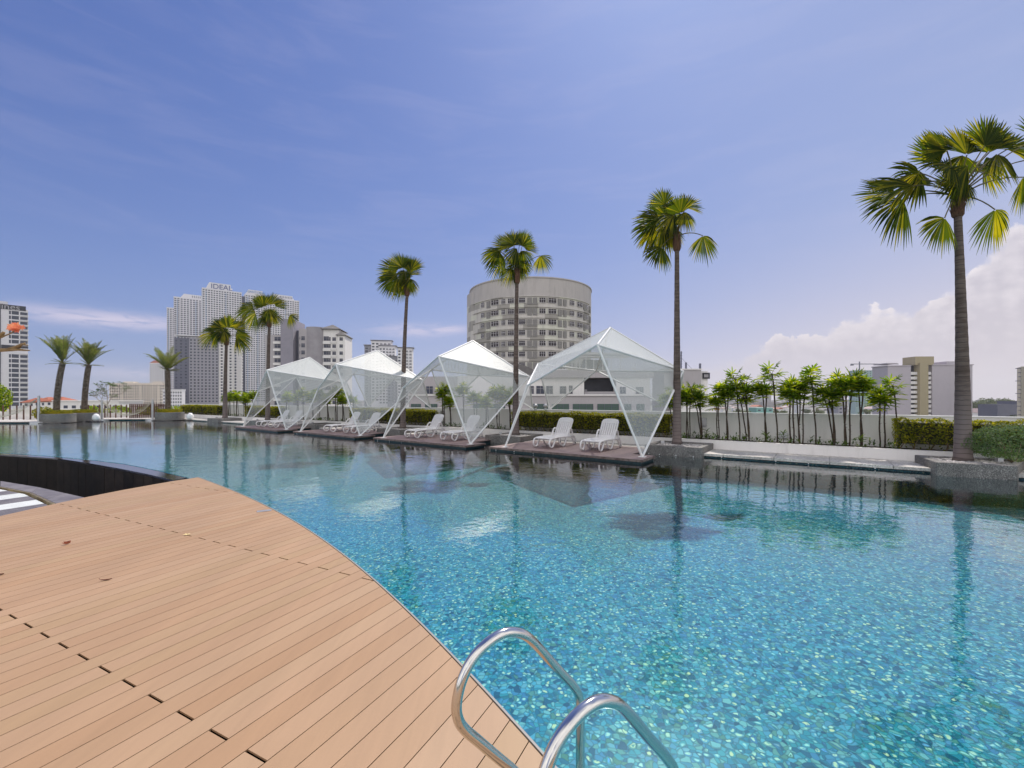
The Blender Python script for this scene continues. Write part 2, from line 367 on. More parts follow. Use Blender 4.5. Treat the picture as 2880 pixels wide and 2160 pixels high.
M['rhapis'] = leafmat('lady_palm_leaf', (0.025, 0.06, 0.005), (0.11, 0.19, 0.012), (0.38, 0.40, 0.025), 0.6)
M['hedge'] = leafmat('hedge_leaf', (0.05, 0.07, 0.006), (0.13, 0.15, 0.010), (0.36, 0.33, 0.025), 0.55)
M['hedge2'] = leafmat('grey_green_leaf', (0.045, 0.075, 0.03), (0.08, 0.13, 0.055), (0.16, 0.21, 0.10), 0.4, tcol=(1.6, 1.8, 1.0))
M['herb'] = leafmat('ground_leaf', (0.02, 0.05, 0.012), (0.04, 0.09, 0.02), (0.10, 0.14, 0.03), 0.4)
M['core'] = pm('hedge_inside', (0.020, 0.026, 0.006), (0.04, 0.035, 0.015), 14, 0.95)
M['twig'] = pm('twig', (0.16, 0.11, 0.07), (0.26, 0.20, 0.13), 10, 0.9)
M['cane'] = trunk_mat('lady_palm_cane', (0.045, 0.03, 0.02), (0.09, 0.06, 0.04), (0.015, 0.01, 0.008), None, 14)
M['trunk'] = trunk_mat('ringed_trunk', (0.085, 0.058, 0.046), (0.14, 0.105, 0.088), (0.02, 0.014, 0.012), (0.20, 0.16, 0.15))
M['fibre'] = pm('trunk_fibre', (0.075, 0.035, 0.022), (0.16, 0.085, 0.05), 16, 0.95, 0.7, 30, stretch=(3, 3, .6), bdist=0.03)
M['petiole'] = pm('petiole', (0.10, 0.085, 0.03), (0.16, 0.13, 0.05), 5, 0.6)
M['bark'] = pm('date_bark', (0.11, 0.075, 0.055), (0.25, 0.20, 0.16), 9, 0.95, 0.5, 30, island=0.35, bdist=0.02)
M['slat'] = pm('fence_slat', (0.075, 0.032, 0.022), (0.12, 0.055, 0.035), 6, 0.6, island=0.2)
M['rope'] = pm('rope', (0.55, 0.52, 0.42), (0.45, 0.42, 0.33), 20, 0.9)

# ------------------------------------------------------------------ pool, podium, decks
edge_px = [(559, 1342), (610, 1363), (679, 1389), (748.6, 1419.7), (793, 1444), (838, 1472.6), (900, 1511), (979.6, 1573.6), (1019, 1603.5), (1073, 1647),
           (1136.7, 1703), (1186.5, 1752.7), (1242, 1808), (1274, 1842), (1345.6, 1921.8), (1389, 1965.5), (1437, 2017), (1487.7, 2079), (1523.7, 2116), (1565, 2160)]
pe = [Vector(ground(u, v, 0.1)) for u, v in edge_px]
# fit a smooth curve y->x (quadratic/cubic) through the surveyed edge
def polyfit(xs, ys, n):
    A = [[sum(x**(i+j) for x in xs) for j in range(n+1)]+[sum(y*x**i for x, y in zip(xs, ys))] for i in range(n+1)]
    for i in range(n+1):
        p = max(range(i, n+1), key=lambda r: abs(A[r][i])); A[i], A[p] = A[p], A[i]
        for r in range(n+1):
            if r != i:
                k = A[r][i]/A[i][i]; A[r] = [a-k*b for a, b in zip(A[r], A[i])]
    return [A[i][n+1]/A[i][i] for i in range(n+1)]
cf = polyfit([p.y for p in pe], [p.x for p in pe], 4)
y0 = pe[-1].y; ytip = pe[0].y; slope0 = sum(i*cf[i]*y0**(i-1) for i in range(1, 5))
def edge_x(y):
    if y < y0: return sum(c*y0**i for i, c in enumerate(cf))+slope0*(y-y0)*0.9
    return sum(c*y**i for i, c in enumerate(cf))
EDGE = [Vector((edge_x(y0-3+(ytip-y0+3)*i/60), y0-3+(ytip-y0+3)*i/60)) for i in range(61)]      # from behind the camera to the tip
tip = EDGE[-1]
rim_o = [ground(*p) for p in ((526, 1344), (447.5, 1325), (352.6, 1306), (271, 1295.6), (135.6, 1283), (0, 1274))]+[(-22, 15.2), (-34, 15.5), (-48, 14)]
rim_i = [ground(*p) for p in ((488, 1351), (407, 1332), (325, 1316), (244, 1302), (163, 1290), (0, 1279))]+[(-21.6, 14.6), (-34, 14.9), (-48, 13.4)]
far_edge = [(-60, 29.3), (-37, 30.4), (-33.4, 30.6), (-32.6, 34.3), (-28.4, 35.2), aw(-34.3, 2.05)]
pool = [(p.x, p.y) for p in EDGE]+rim_o+[(-60, 13)]+far_edge+[aw(22, 2.05), (26, -4), (EDGE[0].x, -4)]
def flat(name, poly, z, mat):
    b = MB(); n = len(poly); a = sum(poly[i][0]*poly[(i+1) % n][1]-poly[(i+1) % n][0]*poly[i][1] for i in range(n))
    if a < 0: poly = poly[::-1]
    b.add([(x, y, z) for x, y in poly], [tuple(range(n))]); return b.build(name, mat)
struct(flat('pool_water', pool, 0.0, M['water']))
b = MB(); n = len(pool); P = pool if sum(pool[i][0]*pool[(i+1) % n][1]-pool[(i+1) % n][0]*pool[i][1] for i in range(n)) > 0 else pool[::-1]
DEPTH = -0.6
b.add([(x, y, DEPTH) for x, y in P]+[(x, y, 0.012) for x, y in P], [tuple(range(n))]+[((i+1) % n, i, i+n, (i+1) % n+n) for i in range(n)])
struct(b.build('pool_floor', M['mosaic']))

# near deck: every plank cut to the curved edge
def clip(poly, nx, ny, d):      # keep nx*x+ny*y <= d
    out = []
    for i in range(len(poly)):
        p, q = poly[i], poly[(i+1) % len(poly)]; a = nx*p[0]+ny*p[1]-d; c = nx*q[0]+ny*q[1]-d
        if a <= 0: out.append(p)
        if a*c < 0:
            k = a/(a-c); out.append((p[0]+(q[0]-p[0])*k, p[1]+(q[1]-p[1])*k))
    return out
left_edge = [ground(*p, 0.1) for p in ((556, 1342.5), (485.5, 1353), (350, 1377), (233, 1400), (162.7, 1415), (0, 1451.5))]
lastx, lasty = left_edge[-1]
deckpoly = [(p.x-0.012, p.y-0.008) for p in EDGE[:-1]]+left_edge+[(lastx+0.15, lasty-2.5), (lastx+0.6, lasty-6), (lastx+1.0, -1.2), (EDGE[0].x, -1.2)]
pd = Vector((0.448, 0.894)).normalized(); pn = Vector((pd.y, -pd.x))      # along, across
b = MB(); pitch = 0.1395; gap = 0.005
off0 = pn.x*ground(521, 2012, .1)[0]+pn.y*ground(521, 2012, .1)[1]-pitch/2
s1 = pd.dot(Vector(ground(521, 2012, .1)))
for i in range(-70, 50):
    lo = off0+i*pitch+gap/2; hi = off0+(i+1)*pitch-gap/2
    q = clip(clip(deckpoly, pn.x, pn.y, hi), -pn.x, -pn.y, -lo)
    if len(q) < 3: continue
    ph = s1+(0 if i % 2 == 0 else 1.65)
    for k in range(-4, 5):
        g2 = 0.007+0.006*random.random() if k not in (0, -1) else 0.015
        a0 = ph+k*3.3+g2/2; a1 = ph+(k+1)*3.3-g2/2
        r = clip(clip(q, pd.x, pd.y, a1), -pd.x, -pd.y, -a0)
        rr = []
        for p in r:
            if not rr or (p[0]-rr[-1][0])**2+(p[1]-rr[-1][1])**2 > 1e-8: rr.append(p)
        if len(rr) >= 3: b.prism(rr, 0.090, 0.1, bottom=False)
dk = struct(b.build('deck', M['deck']))
b = MB(); b.prism([(x, y) for x, y in deckpoly], -0.85, 0.02); struct(b.build('deck_base', pm('underdeck_black', (.004, .004, .004), None, 2, .9, spec=.05)))
b = MB()
for i in range(len(EDGE)-1):
    p, q = EDGE[i], EDGE[i+1]; d = (q-p).normalized(); nn = Vector((d.y, -d.x))*0.006
    b.prism([tuple(p-nn), tuple(q-nn), tuple(q+nn), tuple(p+nn)], -0.02, 0.101)
tag(b.build('deck_edge_trim', pm('dull_metal', (.30, .29, .27), None, 3, .5)), 'thin pale metal strip along the curved pool edge of the orange deck', 'edge trim')

# moat beside the deck
b = MB(); k = len(rim_o)
for i in range(k-1):
    b.prism([rim_o[i], rim_o[i+1], rim_i[i+1], rim_i[i]], -1.3, 0.004, bottom=False)
struct(b.build('pool_overflow_rim', M['wetstone']))
in_o = [ground(*p) for p in ((233, 1400), (108, 1370), (0, 1352.5))]+[(-14.5, 9.8), (-24, 10.2), (-44, 8)]
in_i = [ground(*p) for p in ((176, 1411), (90, 1385), (0, 1367.5))]+[(-13.8, 9.2), (-24, 9.4), (-44, 7.2)]
in_i[0] = (in_i[0][0]+0.3, in_i[0][1]-0.3); in_o[0] = (in_o[0][0]+.35, in_o[0][1]-.15)
b = MB()
rr = random.Random(3)
for i in range(len(rim_i)-1):       # dark cladding panels on the moat's wall
    p, q = Vector(rim_i[i]), Vector(rim_i[i+1]); L = (q-p).length; m = max(1, int(L/0.45)); d = (q-p)/m; nn = Vector((-d.y, d.x)).normalized()*(0.02)
    for j in range(m):
        a, c = p+d*j, p+d*(j+0.975); e = -nn*(1+0.15*rr.random())
        if (a+e*50).y > a.y: e = -e
        b.prism([tuple(a), tuple(c), tuple(c+e), tuple(a+e)], -1.3, -0.035)
struct(b.build('moat_wall', pm('brown_black_cladding', (0.008, 0.006, 0.0045), (0.022, 0.016, 0.012), 4, 0.55, island=0.5, spec=.12)))
struct(flat('moat_floor', rim_i+in_o[::-1], -1.25, M['black']))
b = MB(); k = len(in_o)
for i in range(k-1): 
    p, q, r_, s_ = [Vector(v) for v in (in_o[i], in_o[i+1], in_i[i+1], in_i[i])]
    m = max(1, int((q-p).length/0.9))
    for j in range(m):
        t0, t1 = j/m, (j+0.985)/m
        b.prism([tuple(p.lerp(q, t0)), tuple(p.lerp(q, t1)), tuple(s_.lerp(r_, t1)), tuple(s_.lerp(r_, t0))], -1.3, 0.0)
struct(b.build('moat_kerb', M['greystone']))
b = MB()
for i in range(k-1):
    p, q = Vector(in_i[i]), Vector(in_i[i+1]); d = (q-p).normalized(); nn = Vector((d.y, -d.x))
    if (p+nn).y > p.y: nn = -nn
    b.prism([tuple(p), tuple(q), tuple(q+nn*.035), tuple(p+nn*.035)], -0.1, -0.004)
tag(b.build('drain_strip', pm('brass', (0.35, 0.27, 0.12), (0.2, 0.15, 0.08), 6, 0.4, metal=.5)), 'thin brass drain strip between the dark kerb and the striped paving', 'drain')
# striped paving left of the deck
pav = [(-6.5, -1.2), (-6.4, 6.6)]+[(x+0.02, y-0.14) for x, y in in_i]+[(-44, -1.2)]
bg = MB(); bw = MB(); dW = pn.dot(Vector(ground(0, 1420)))
for i in range(-90, 60):
    q = clip(clip(pav, pn.x, pn.y, dW+(i+1)*.50-.004), -pn.x, -pn.y, -(dW+i*.50))
    if len(q) < 3: continue
    for k in range(-8, 14):
        r = clip(clip(q, pd.x, pd.y, (k+1)*1.2-.004+(i % 3)*.4), -pd.x, -pd.y, -(k*1.2+(i % 3)*.4))
        if len(r) >= 3: (bw if i % 2 == 0 else bg).prism(r, -0.12, 0.0, bottom=False)
struct(bg.build('paving_grey', M['greystone']))
struct(bw.build('paving_white', pm('white_stone', (0.66, 0.68, 0.66), (0.58, 0.60, 0.58), 4, 0.6, island=0.1)))
struct(flat('paving_bed', pav, -0.10, M['plinth']))

# far walkway along the terrace
walk = [far_edge[0], far_edge[1], far_edge[2], far_edge[3], far_edge[4], aw(-34.3, 2.05), aw(22, 2.05), aw(22, 3.4), aw(-39.8, 3.4), (-33, 42), (-60, 42)]
b = MB(); b.prism(walk, -0.9, 0.085); struct(b.build('walkway', M['dtile']))
wtop = [(x, y) for x, y in walk]
b = MB()
joints = 46
for i in range(joints):                  # coping slabs of the straight run
    a0 = -34+56*i/joints; a1 = a0+56/joints-0.012
    for w0, w1 in ((2.0, 2.66), (2.672, 3.38)):
        b.prism([aw(a0, w0), aw(a1, w0), aw(a1, w1), aw(a0, w1)], 0.045, 0.115, bottom=False)
struct(b.build('walkway_slabs', M['paving']))
b = MB(); b.prism([(-60, 29.2), (-37, 30.3), (-33.3, 30.5), (-32.5, 34.2), (-28.4, 35.1), aw(-34.05, 2.0), aw(-34.05, 3.38), aw(-39.8, 3.38), (-33, 42), (-60, 42)], 0.087, 0.125, bottom=False)
struct(b.build('far_terrace_paving', M['paving']))

# podium the terrace stands on and the city ground
b = MB(); b.prism([(-62, -12), (30, -12), (30, 1), aw(22, 4.9), aw(-41, 4.9), (-36, 46), (-62, 46)], -24, -1.31); struct(b.build('podium', pm('podium_wall', (0.4, 0.38, 0.36), None, 2, 0.8)))
def ground_mat():
    m, t, b = newmat('city_ground'); co = t.coord()
    v = t.n.new('ShaderNodeTexVoronoi'); t.l.new(co, v.inputs['Vector']); v.inputs['Scale'].default_value = 0.02
    r = t.sep(v.outputs['Color'])[0]
    c = t.ramp(r, [(0, (0.05, 0.08, 0.03)), (0.4, (0.08, 0.10, 0.05)), (0.55, (0.22, 0.21, 0.2)), (0.8, (0.30, 0.28, 0.26)), (1, (0.07, 0.10, 0.04))])
    t.l.new(c, b.inputs['Base Color']); b.inputs['Roughness'].default_value = 1; return m
b = MB(); b.add([(-9000, -3000, -24), (9000, -3000, -24), (9000, 12000, -24), (-9000, 12000, -24)], [(0, 1, 2, 3)]); struct(b.build('ground', ground_mat()))

# parapet and low planter wall
def wall_thing(name, label, pts, w, z0, z1, mat, cap=None, capz=0.03):
    root = empty(name, (*pts[0], z0)); x0, y0_ = pts[0]
    tag(root, label, 'wall'); bm = MB(); bc = MB()
    for i in range(len(pts)-1):
        p, q = Vector(pts[i]), Vector(pts[i+1]); d = (q-p).normalized(); nn = Vector((-d.y, d.x))*w/2; o = Vector((x0, y0_))
        bm.prism([tuple(p-nn-o), tuple(q-nn-o), tuple(q+nn-o), tuple(p+nn-o)], 0, z1-z0-capz)
        e = nn*1.15
        bc.prism([tuple(p-e-o), tuple(q-e-o), tuple(q+e-o), tuple(p+e-o)], z1-z0-capz, z1-z0)
    bm.build('wall_face', mat, root); bc.build('coping', cap or mat, root); return root
wall_thing('parapet_wall', 'long white rendered parapet behind the hedges and lady palms', [aw(-41, 4.66), aw(22, 4.66)], 0.2, -1.3, 1.24, M['wall'], M['coping'])
wall_thing('planter_wall', 'low off-white wall holding the soil of the planting bed in front of the parapet', [aw(-39.8, 3.44), aw(22, 3.44)], 0.12, 0.08, 0.39, M['lowwall'], M['lowwall'], 0.01)
b = MB(); b.prism([aw(-39.8, 3.5), aw(22, 3.5), aw(22, 4.56), aw(-39.8, 4.56)], 0.0, 0.34); struct(b.build('soil_bed', M['soil']))
for (a0, z0, dz, lab) in ((5.1, 0.75, .3, 'small grey metal box on the parapet right behind the fan palm beside the fourth canopy'), (7.45, .45, .2, 'small pale outlet box low on the parapet between bare lady palm canes'), (-7.25, .85, .25, 'small grey junction box on the parapet left of the lady palms behind the third canopy')):
    b = MB(); b.box(-.11, -.07, 0, .11, 0, dz); o = bevel(b.build('junction_box', M['alu'], loc=aw(a0, 4.555, z0)), .01); o.rotation_euler.z = -TH
    tag(o, lab, 'junction box')

# ------------------------------------------------------------------ canopies
N3 = {'A': (0, 0, 0), 'F': (4.48, 0, 0), 'B': (.47, .6, 2.01), 'I': (-.89, 3.67, 2.99), 'D': (2.66, 2.41, 3.98), 'E': (3.34, -.37, 3.07), 'G': (4.8, 3.38, 2.48),
      'H': (1.2, 4.73, 2.7), 'L': (-.92, 4.71, 1.14), 'K': (4.39, 4.36, 1.14)}
N3 = {k: Vector(v) for k, v in N3.items()}
edges_f = ['AB', 'AI', 'BI', 'BE', 'ED', 'DI', 'EG', 'EF', 'FG', 'DG', 'IH', 'HG', 'IL', 'LH', 'HK', 'KG', 'DH']
def canopy():
    root = empty('canopy'); b = MB()
    for e in edges_f: b.tube([N3[e[0]], N3[e[1]]], 0.032, 8)
    for n in 'BIDEGH': b.lathe([(0.001, -.04), (.03, -.034), (.042, 0), (.03, .034), (.001, .04)], 8); 
    # move node joints to their nodes
    k = 8*5; st = len(b.v)-6*k
    for j, n in enumerate('BIDEGH'):
        for i in range(k):
            v = b.v[st+j*k+i]; b.v[st+j*k+i] = (v[0]+N3[n].x, v[1]+N3[n].y, v[2]+N3[n].z)
    b.build('frame', M['white'], root)
    for n in 'AFLK':
        foot = MB(); z_ = 0 if n in 'AF' else N3[n].z-.02; foot.box(N3[n].x-.09, N3[n].y-.09, z_, N3[n].x+.09, N3[n].y+.09, z_+.012); foot.build('foot_plate', M['white'], root)
    def panel(tri, name, mat):
        p = [N3[c] for c in tri]; e1 = (p[1]-p[0]).normalized(); nn = e1.cross(p[2]-p[0]).normalized(); e2 = nn.cross(e1)
        c = (p[0]+p[1]+p[2])/3; pts = []
        N = 6; idx = {}; V = []; Fs = []
        for i in range(N+1):
            for j in range(N+1-i):
                k_ = N-i-j; q = (p[0]*i+p[1]*j+p[2]*k_)/N
                q = q+(c-q)*0.004; sag = 27*(i/N)*(j/N)*(k_/N); q = q-Vector((0, 0, 1))*0.035*sag
                idx[i, j] = len(V); V.append(q)
        for i in range(N):
            for j in range(N-i):
                Fs.append((idx[i, j], idx[i+1, j], idx[i, j+1]))
                if i+j < N-1: Fs.append((idx[i+1, j], idx[i+1, j+1], idx[i, j+1]))
        b = MB(); b.add(V, Fs, [[((V[i]-p[0]).dot(e1), (V[i]-p[0]).dot(e2)) for i in f] for f in Fs]); b.build(name, mat, root, smooth=True)
    for tri in ('BEI', 'EDI', 'EGD', 'DGH', 'DHI'): panel(tri, 'roof_panel', M['roofmesh'])
    for tri in ('ABI', 'EFG', 'ILH', 'HKG'): panel(tri, 'side_panel', M['sidemesh'])
    return root
poses = [(-15.30, 25.03), (-10.22, 21.26), (-5.18, 17.72), (-0.22, 14.36)]
cl = ['farthest and smallest white mesh canopy, nearest the grey apartments', 'second white mesh canopy from the left, in front of the twin stepped far towers',
      'third white mesh canopy from the left, between two tall fan palms', 'largest white mesh canopy on the right, the round tower rising behind its left side']
can0 = canopy()
for i, (x, y) in enumerate(poses):
    c = can0 if i == 0 else copy_tree(can0)
    c.location = (x, y, Z0); c.rotation_euler.z = -0.588+.002*i
    tag(c, cl[i], 'canopy', 'folded white mesh canopies on the pool platforms')

# platforms
plab = ['farthest', 'second', 'third', 'nearest']
for i, a0 in enumerate((-18.5, -12.15, -5.99, 0.0)):
    root = empty('platform', aw(a0, 0, 0.0), -TH)
    poly = [(-.5, -.22), (4.66, -.4), (4.66, .62), (4.02, .62), (4.02, 2.5), (-.45, 2.5)]
    b = MB(); x = -.5
    while x < 4.7:
        q = clip(clip(poly, 1, 0, x+.118), -1, 0, -x)
        if len(q) >= 3: b.prism(q, .09, Z0, bottom=False)
        x += .123
    b.build('boards', M['platform'], root)
    b = MB(); b.prism([(-.47, -.19), (4.63, -.37), (4.63, .59), (3.99, .59), (3.99, 2.47), (-.42, 2.47)], -.4, .086); b.build('base', M['dtile'], root)
    b = MB()
    for p, q in ((poly[0], poly[1]), (poly[1], poly[2]), (poly[2], poly[3])):
        P_, Q_ = Vector(p), Vector(q); d = (Q_-P_).normalized(); nn = Vector((d.y, -d.x))*.02
        b.prism([tuple(P_), tuple(Q_), tuple(Q_+nn), tuple(P_+nn)], .055, Z0-.004)
    b.build('edge_board', pm('edge_board_%d' % i, (.10, .065, .055), (.22, .17, .15), 8, .6), root)
    tag(root, ['farthest', 'second from left', 'third from left', 'nearest'][i]+' low purple-brown timber platform at the water under a white canopy', 'platform', 'timber lounger platforms along the pool')

# white studs set at the waterline
sm_ = MB(); sm_.lathe([(.014, -.012), (.014, 0), (.009, .006)], 10); st0 = sm_.build('waterline_stud', M['lamp']); st0.hide_render = False; k_ = 0
for a_, w_ in [(x*1.02+.3*(i_ % 2), 1.995) for i_, x in enumerate(range(6, 10))]+[(4.15+.32*x, 1.685) for x in (0, 1, 2.5, 4)]+[(-.2+.72*x, -.245) for x in range(7)]+[(-6.2+.72*x, -.245) for x in range(7)]+[(-12.3+.9*x, -.245) for x in range(5)]:
    o = st0 if k_ == 0 else st0.copy(); k_ += 1
    if o is not st0: COL.objects.link(o)
    sec = 'along the walkway right of the nearest canopy' if k_ <= 4 else 'on the planter right of the nearest canopy' if k_ <= 8 else 'under the nearest platform' if k_ <= 15 else 'under the third platform' if k_ <= 22 else 'under the second platform'
    num = k_-{'alo': 0, 'on ': 4}.get(sec[:3], 8 if 'nearest' in sec else 15 if 'third' in sec else 22)
    o.location = aw(a_, w_, .03); o.rotation_euler = (pi/2, 0, -TH); tag(o, 'tiny white waterline stud, '+ORD[num-1]+' from left '+sec, 'stud', 'white studs along the waterline')
# sun loungers
def lounger():
    root = empty('sun_lounger')       # x = width, y = length (foot at 0), z up
    def both(path, r, name):
        for sx in (-.3, .3):
            b = MB(); b.tube([(sx, y, z) for y, z in path], r, 8, sq=1.0); b.build(name, M['plastic'], root, smooth=True)
    def sm(pts, n=5):
        out = []; P_ = [Vector(p) for p in pts]
        for i in range(len(P_)-1):
            p0, p1, p2, p3 = P_[max(i-1, 0)], P_[i], P_[i+1], P_[min(i+2, len(P_)-1)]
            for k in range(n):
                t = k/n; out.append(tuple(.5*((2*p1)+(-p0+p2)*t+(2*p0-5*p1+4*p2-p3)*t*t+(-p0+3*p1-3*p2+p3)*t**3)))
        out.append(tuple(P_[-1])); return out
    both(sm([(.16, .30), (.04, .26), (.0, .15), (.06, .05), (.17, .03), (.25, .10), (.34, .26)]), .028, 'front_leg')
    both(sm([(.62, .29), (.60, .20), (.70, .07), (.86, .025), (.96, .07), (1.10, .28), (1.24, .50), (1.34, .56), (1.44, .52), (1.50, .38), (1.54, .22)]), .028, 'armrest')
    both(sm([(1.30, .29), (1.46, .24), (1.58, .12), (1.66, .03), (1.72, .04), (1.73, .12), (1.62, .27), (1.50, .34)]), .024, 'rear_leg')
    for sx in (-.3, .3):
        b = MB(); b.tube([(sx-.02, 1.69, .045), (sx+.02, 1.69, .045)], .045, 12); b.build('wheel', M['plinth'], root)
    b = MB()
    for sx in (-.3, .3): b.tube([(sx, .12, .30), (sx, .5, .315), (sx, 1.3, .30), (sx, 1.55, .29)], .03, 8)
    b.tube([(-.3, .12, .30), (-.15, .04, .31), (.15, .04, .31), (.3, .12, .30)], .03, 8)
    b.build('side_rail', M['plastic'], root, smooth=True)
    b = MB()
    for i in range(7):
        x = -.245+i*.0817; b.add([(x-.033, .1, .325), (x+.033, .1, .325), (x+.033, 1.3, .32), (x-.033, 1.3, .32), (x-.033, .1, .30), (x+.033, .1, .30), (x+.033, 1.3, .295), (x-.033, 1.3, .295)],
              [(0, 1, 2, 3), (7, 6, 5, 4), (0, 4, 5, 1), (2, 6, 7, 3), (1, 5, 6, 2), (3, 7, 4, 0)])
    for y in (.1, .5, .9, 1.27): b.box(-.28, y, .291, .28, y+.06, .322)
    b.build('seat', M['plastic'], root)
    # backrest in its own tilted plane
    piv = Vector((0, 1.27, .31)); ang = R(58); ex = Vector((1, 0, 0)); ey = Vector((0, cos(ang), sin(ang))); ez = ex.cross(ey)
    def T(x, y, z): return piv+ex*x+ey*y+ez*z
    b = MB(); L = .70
    def slab(x0, y0_, x1, y1):
        P_ = [T(x, y, z) for z in (-.016, .016) for x, y in ((x0, y0_), (x1, y0_), (x1, y1), (x0, y1))]
        b.add(P_, [(3, 2, 1, 0), (4, 5, 6, 7), (0, 1, 5, 4), (1, 2, 6, 5), (2, 3, 7, 6), (3, 0, 4, 7)])
    slab(-.29, .0, .29, .085)
    for i in range(8): x = -.29+i*(.58-.058)/7; slab(x, .085, x+.056, .56)
    # rounded head
    hd = [(-.29, .56), (.29, .56), (.285, .62), (.25, .68), (.15, .71), (0, .72), (-.15, .71), (-.25, .68), (-.285, .62)]
    n = len(hd); b.add([T(x, y, z) for z in (-.016, .016) for x, y in hd], [tuple(range(n-1, -1, -1)), tuple(range(n, 2*n))]+[(i, (i+1) % n, (i+1) % n+n, i+n) for i in range(n)])
    b.build('backrest', M['plastic'], root)
    return root
L0 = lounger(); first = True
for i, (a0, offs) in enumerate(((-18.5, (.95, 2.35)), (-12.15, (1.35, 2.95)), (-5.99, (.95, 2.95)), (0.0, (1.12, 2.80)))):
    for j, o in enumerate(offs):
        L = L0 if first else copy_tree(L0); first = False
        L.location = aw(a0+o, .42, Z0+.001); L.rotation_euler.z = -TH+random.uniform(-.04, .04)
        tag(L, ('left' if j == 0 else 'right')+' white plastic sun lounger under the '+['farthest canopy', 'second canopy from the left', 'third canopy from the left', 'largest nearest canopy'][i], 'sun lounger', 'white sun loungers in pairs under the canopies')

# ------------------------------------------------------------------ stone planters with pebbles and fan palms
def pebbles(b, pts, n, r0, r1, z, rnd):
    for _ in range(n):
        x, y = pts(rnd); r = rnd.uniform(r0, r1); a = rnd.uniform(0, pi); k = rnd.uniform(.55, .8)
        ring = [(x+cos(a+2*pi*i/6)*r, y+sin(a+2*pi*i/6)*r*k) for i in range(6)]
        o = [(px, py, z) for px, py in ring]+[(x+(px-x)*.7, y+(py-y)*.7, z+r*.5) for px, py in ring]
        b.add(o, [(i, (i+1) % 6, (i+1) % 6+6, i+6) for i in range(6)]+[(6, 7, 8, 9, 10, 11)])
boxes = [(-28.3, -26.5, 1.8), (-22.1, -20.4, 1.75), (-15.6, -14.1, 1.75), (-8.85, -7.2, 1.75), (-2.25, -.6, 1.75), (4.02, 5.65, 1.7), (10.35, 11.85, 1.65)]
blab = ['stone planter box under the leftmost fan palm, left of the farthest canopy', 'stone planter box behind the loungers of the farthest canopy', 'stone planter box with no palm between the two farthest canopies',
        'dark stone planter box at the left foot of the third canopy', 'stone planter box with white pebbles between the third and the nearest canopy', 'speckled stone planter box at the right foot of the nearest canopy',
        'large angled stone planter box at the right edge under the tallest-looking palm']
for i, (a0, a1, w0) in enumerate(boxes):
    c = aw((a0+a1)/2, 2.45); root = empty('stone_planter', (*c, 0), -TH); hx = (a1-a0)/2; y0_ = w0-2.45; y1 = 3.36-2.45
    if i < 6: outer = [(-hx, y0_), (hx, y0_), (hx, y1), (-hx, y1)]
    else:
        def loc(u, v, z): 
            g_ = Vector(ground(u, v, z))-Vector(c); return (g_.dot(AU), g_.dot(AW))
        outer = [loc(2634, 1300, .3), loc(2862, 1311, .3), (1.15, y1), loc(2572, 1279, .3)]
    b = MB(); cx = sum(p[0] for p in outer)/4; cy = sum(p[1] for p in outer)/4
    inner = [(cx+(x-cx)*.80, cy+(y-cy)*.72) for x, y in outer]
    n = 4; b.add([(x, y, z) for z in (-.4, .30) for x, y in outer]+[(x, y, z) for z in (.30, .2) for x, y in inner],
       [(k, (k+1) % n, (k+1) % n+4, k+4) for k in range(4)]+[(k+4, (k+1) % n+4, (k+1) % n+8, k+8) for k in range(4)]+[(k+8, (k+1) % n+8, (k+1) % n+12, k+12) for k in range(4)])
    bevel(b.build('box', M['terrazzo'], root), .012)
    b = MB(); b.add([(x, y, .255) for x, y in inner], [(0, 1, 2, 3)]); b.build('soil', M['soil'], root)
    if i != 2:
        b = MB(); rnd = random.Random(i+5)
        def pt(r): 
            s_, t_ = r.uniform(.03, .97), r.uniform(.03, .97); p = Vector(inner[0]).lerp(Vector(inner[1]), s_); q = Vector(inner[3]).lerp(Vector(inner[2]), s_); return tuple(p.lerp(q, t_))
        pebbles(b, pt, 420 if i > 3 else 200, .022, .05, .256, rnd)
        o = b.build('pebbles', M['pebble'], root); o['kind'] = 'stuff'
    tag(root, blab[i], 'planter', 'grey speckled stone planters along the walkway')
    # little spotlight on the pebbles
    s = MB(); s.tube([(0, 0, 0), (0, 0, .06)], .012, 6); s.box(-.05, -.04, .05, .05, .05, .13)
    so = s.build('spotlight', M['alu'], loc=aw(a0+.38 if i < 6 else 11.62, 2.25 if i < 6 else 2.45, .262)); so.rotation_euler.z = -TH+.4
    tag(so, 'small box spotlight on '+['the leftmost stone planter box', 'the planter box behind the farthest canopy', 'the palmless stone planter box', 'the planter at the left foot of the third canopy', 'the planter between the third and nearest canopies', 'the planter right of the nearest canopy', 'the angled planter at the right edge'][i], 'spotlight', 'garden spotlights on the planters')

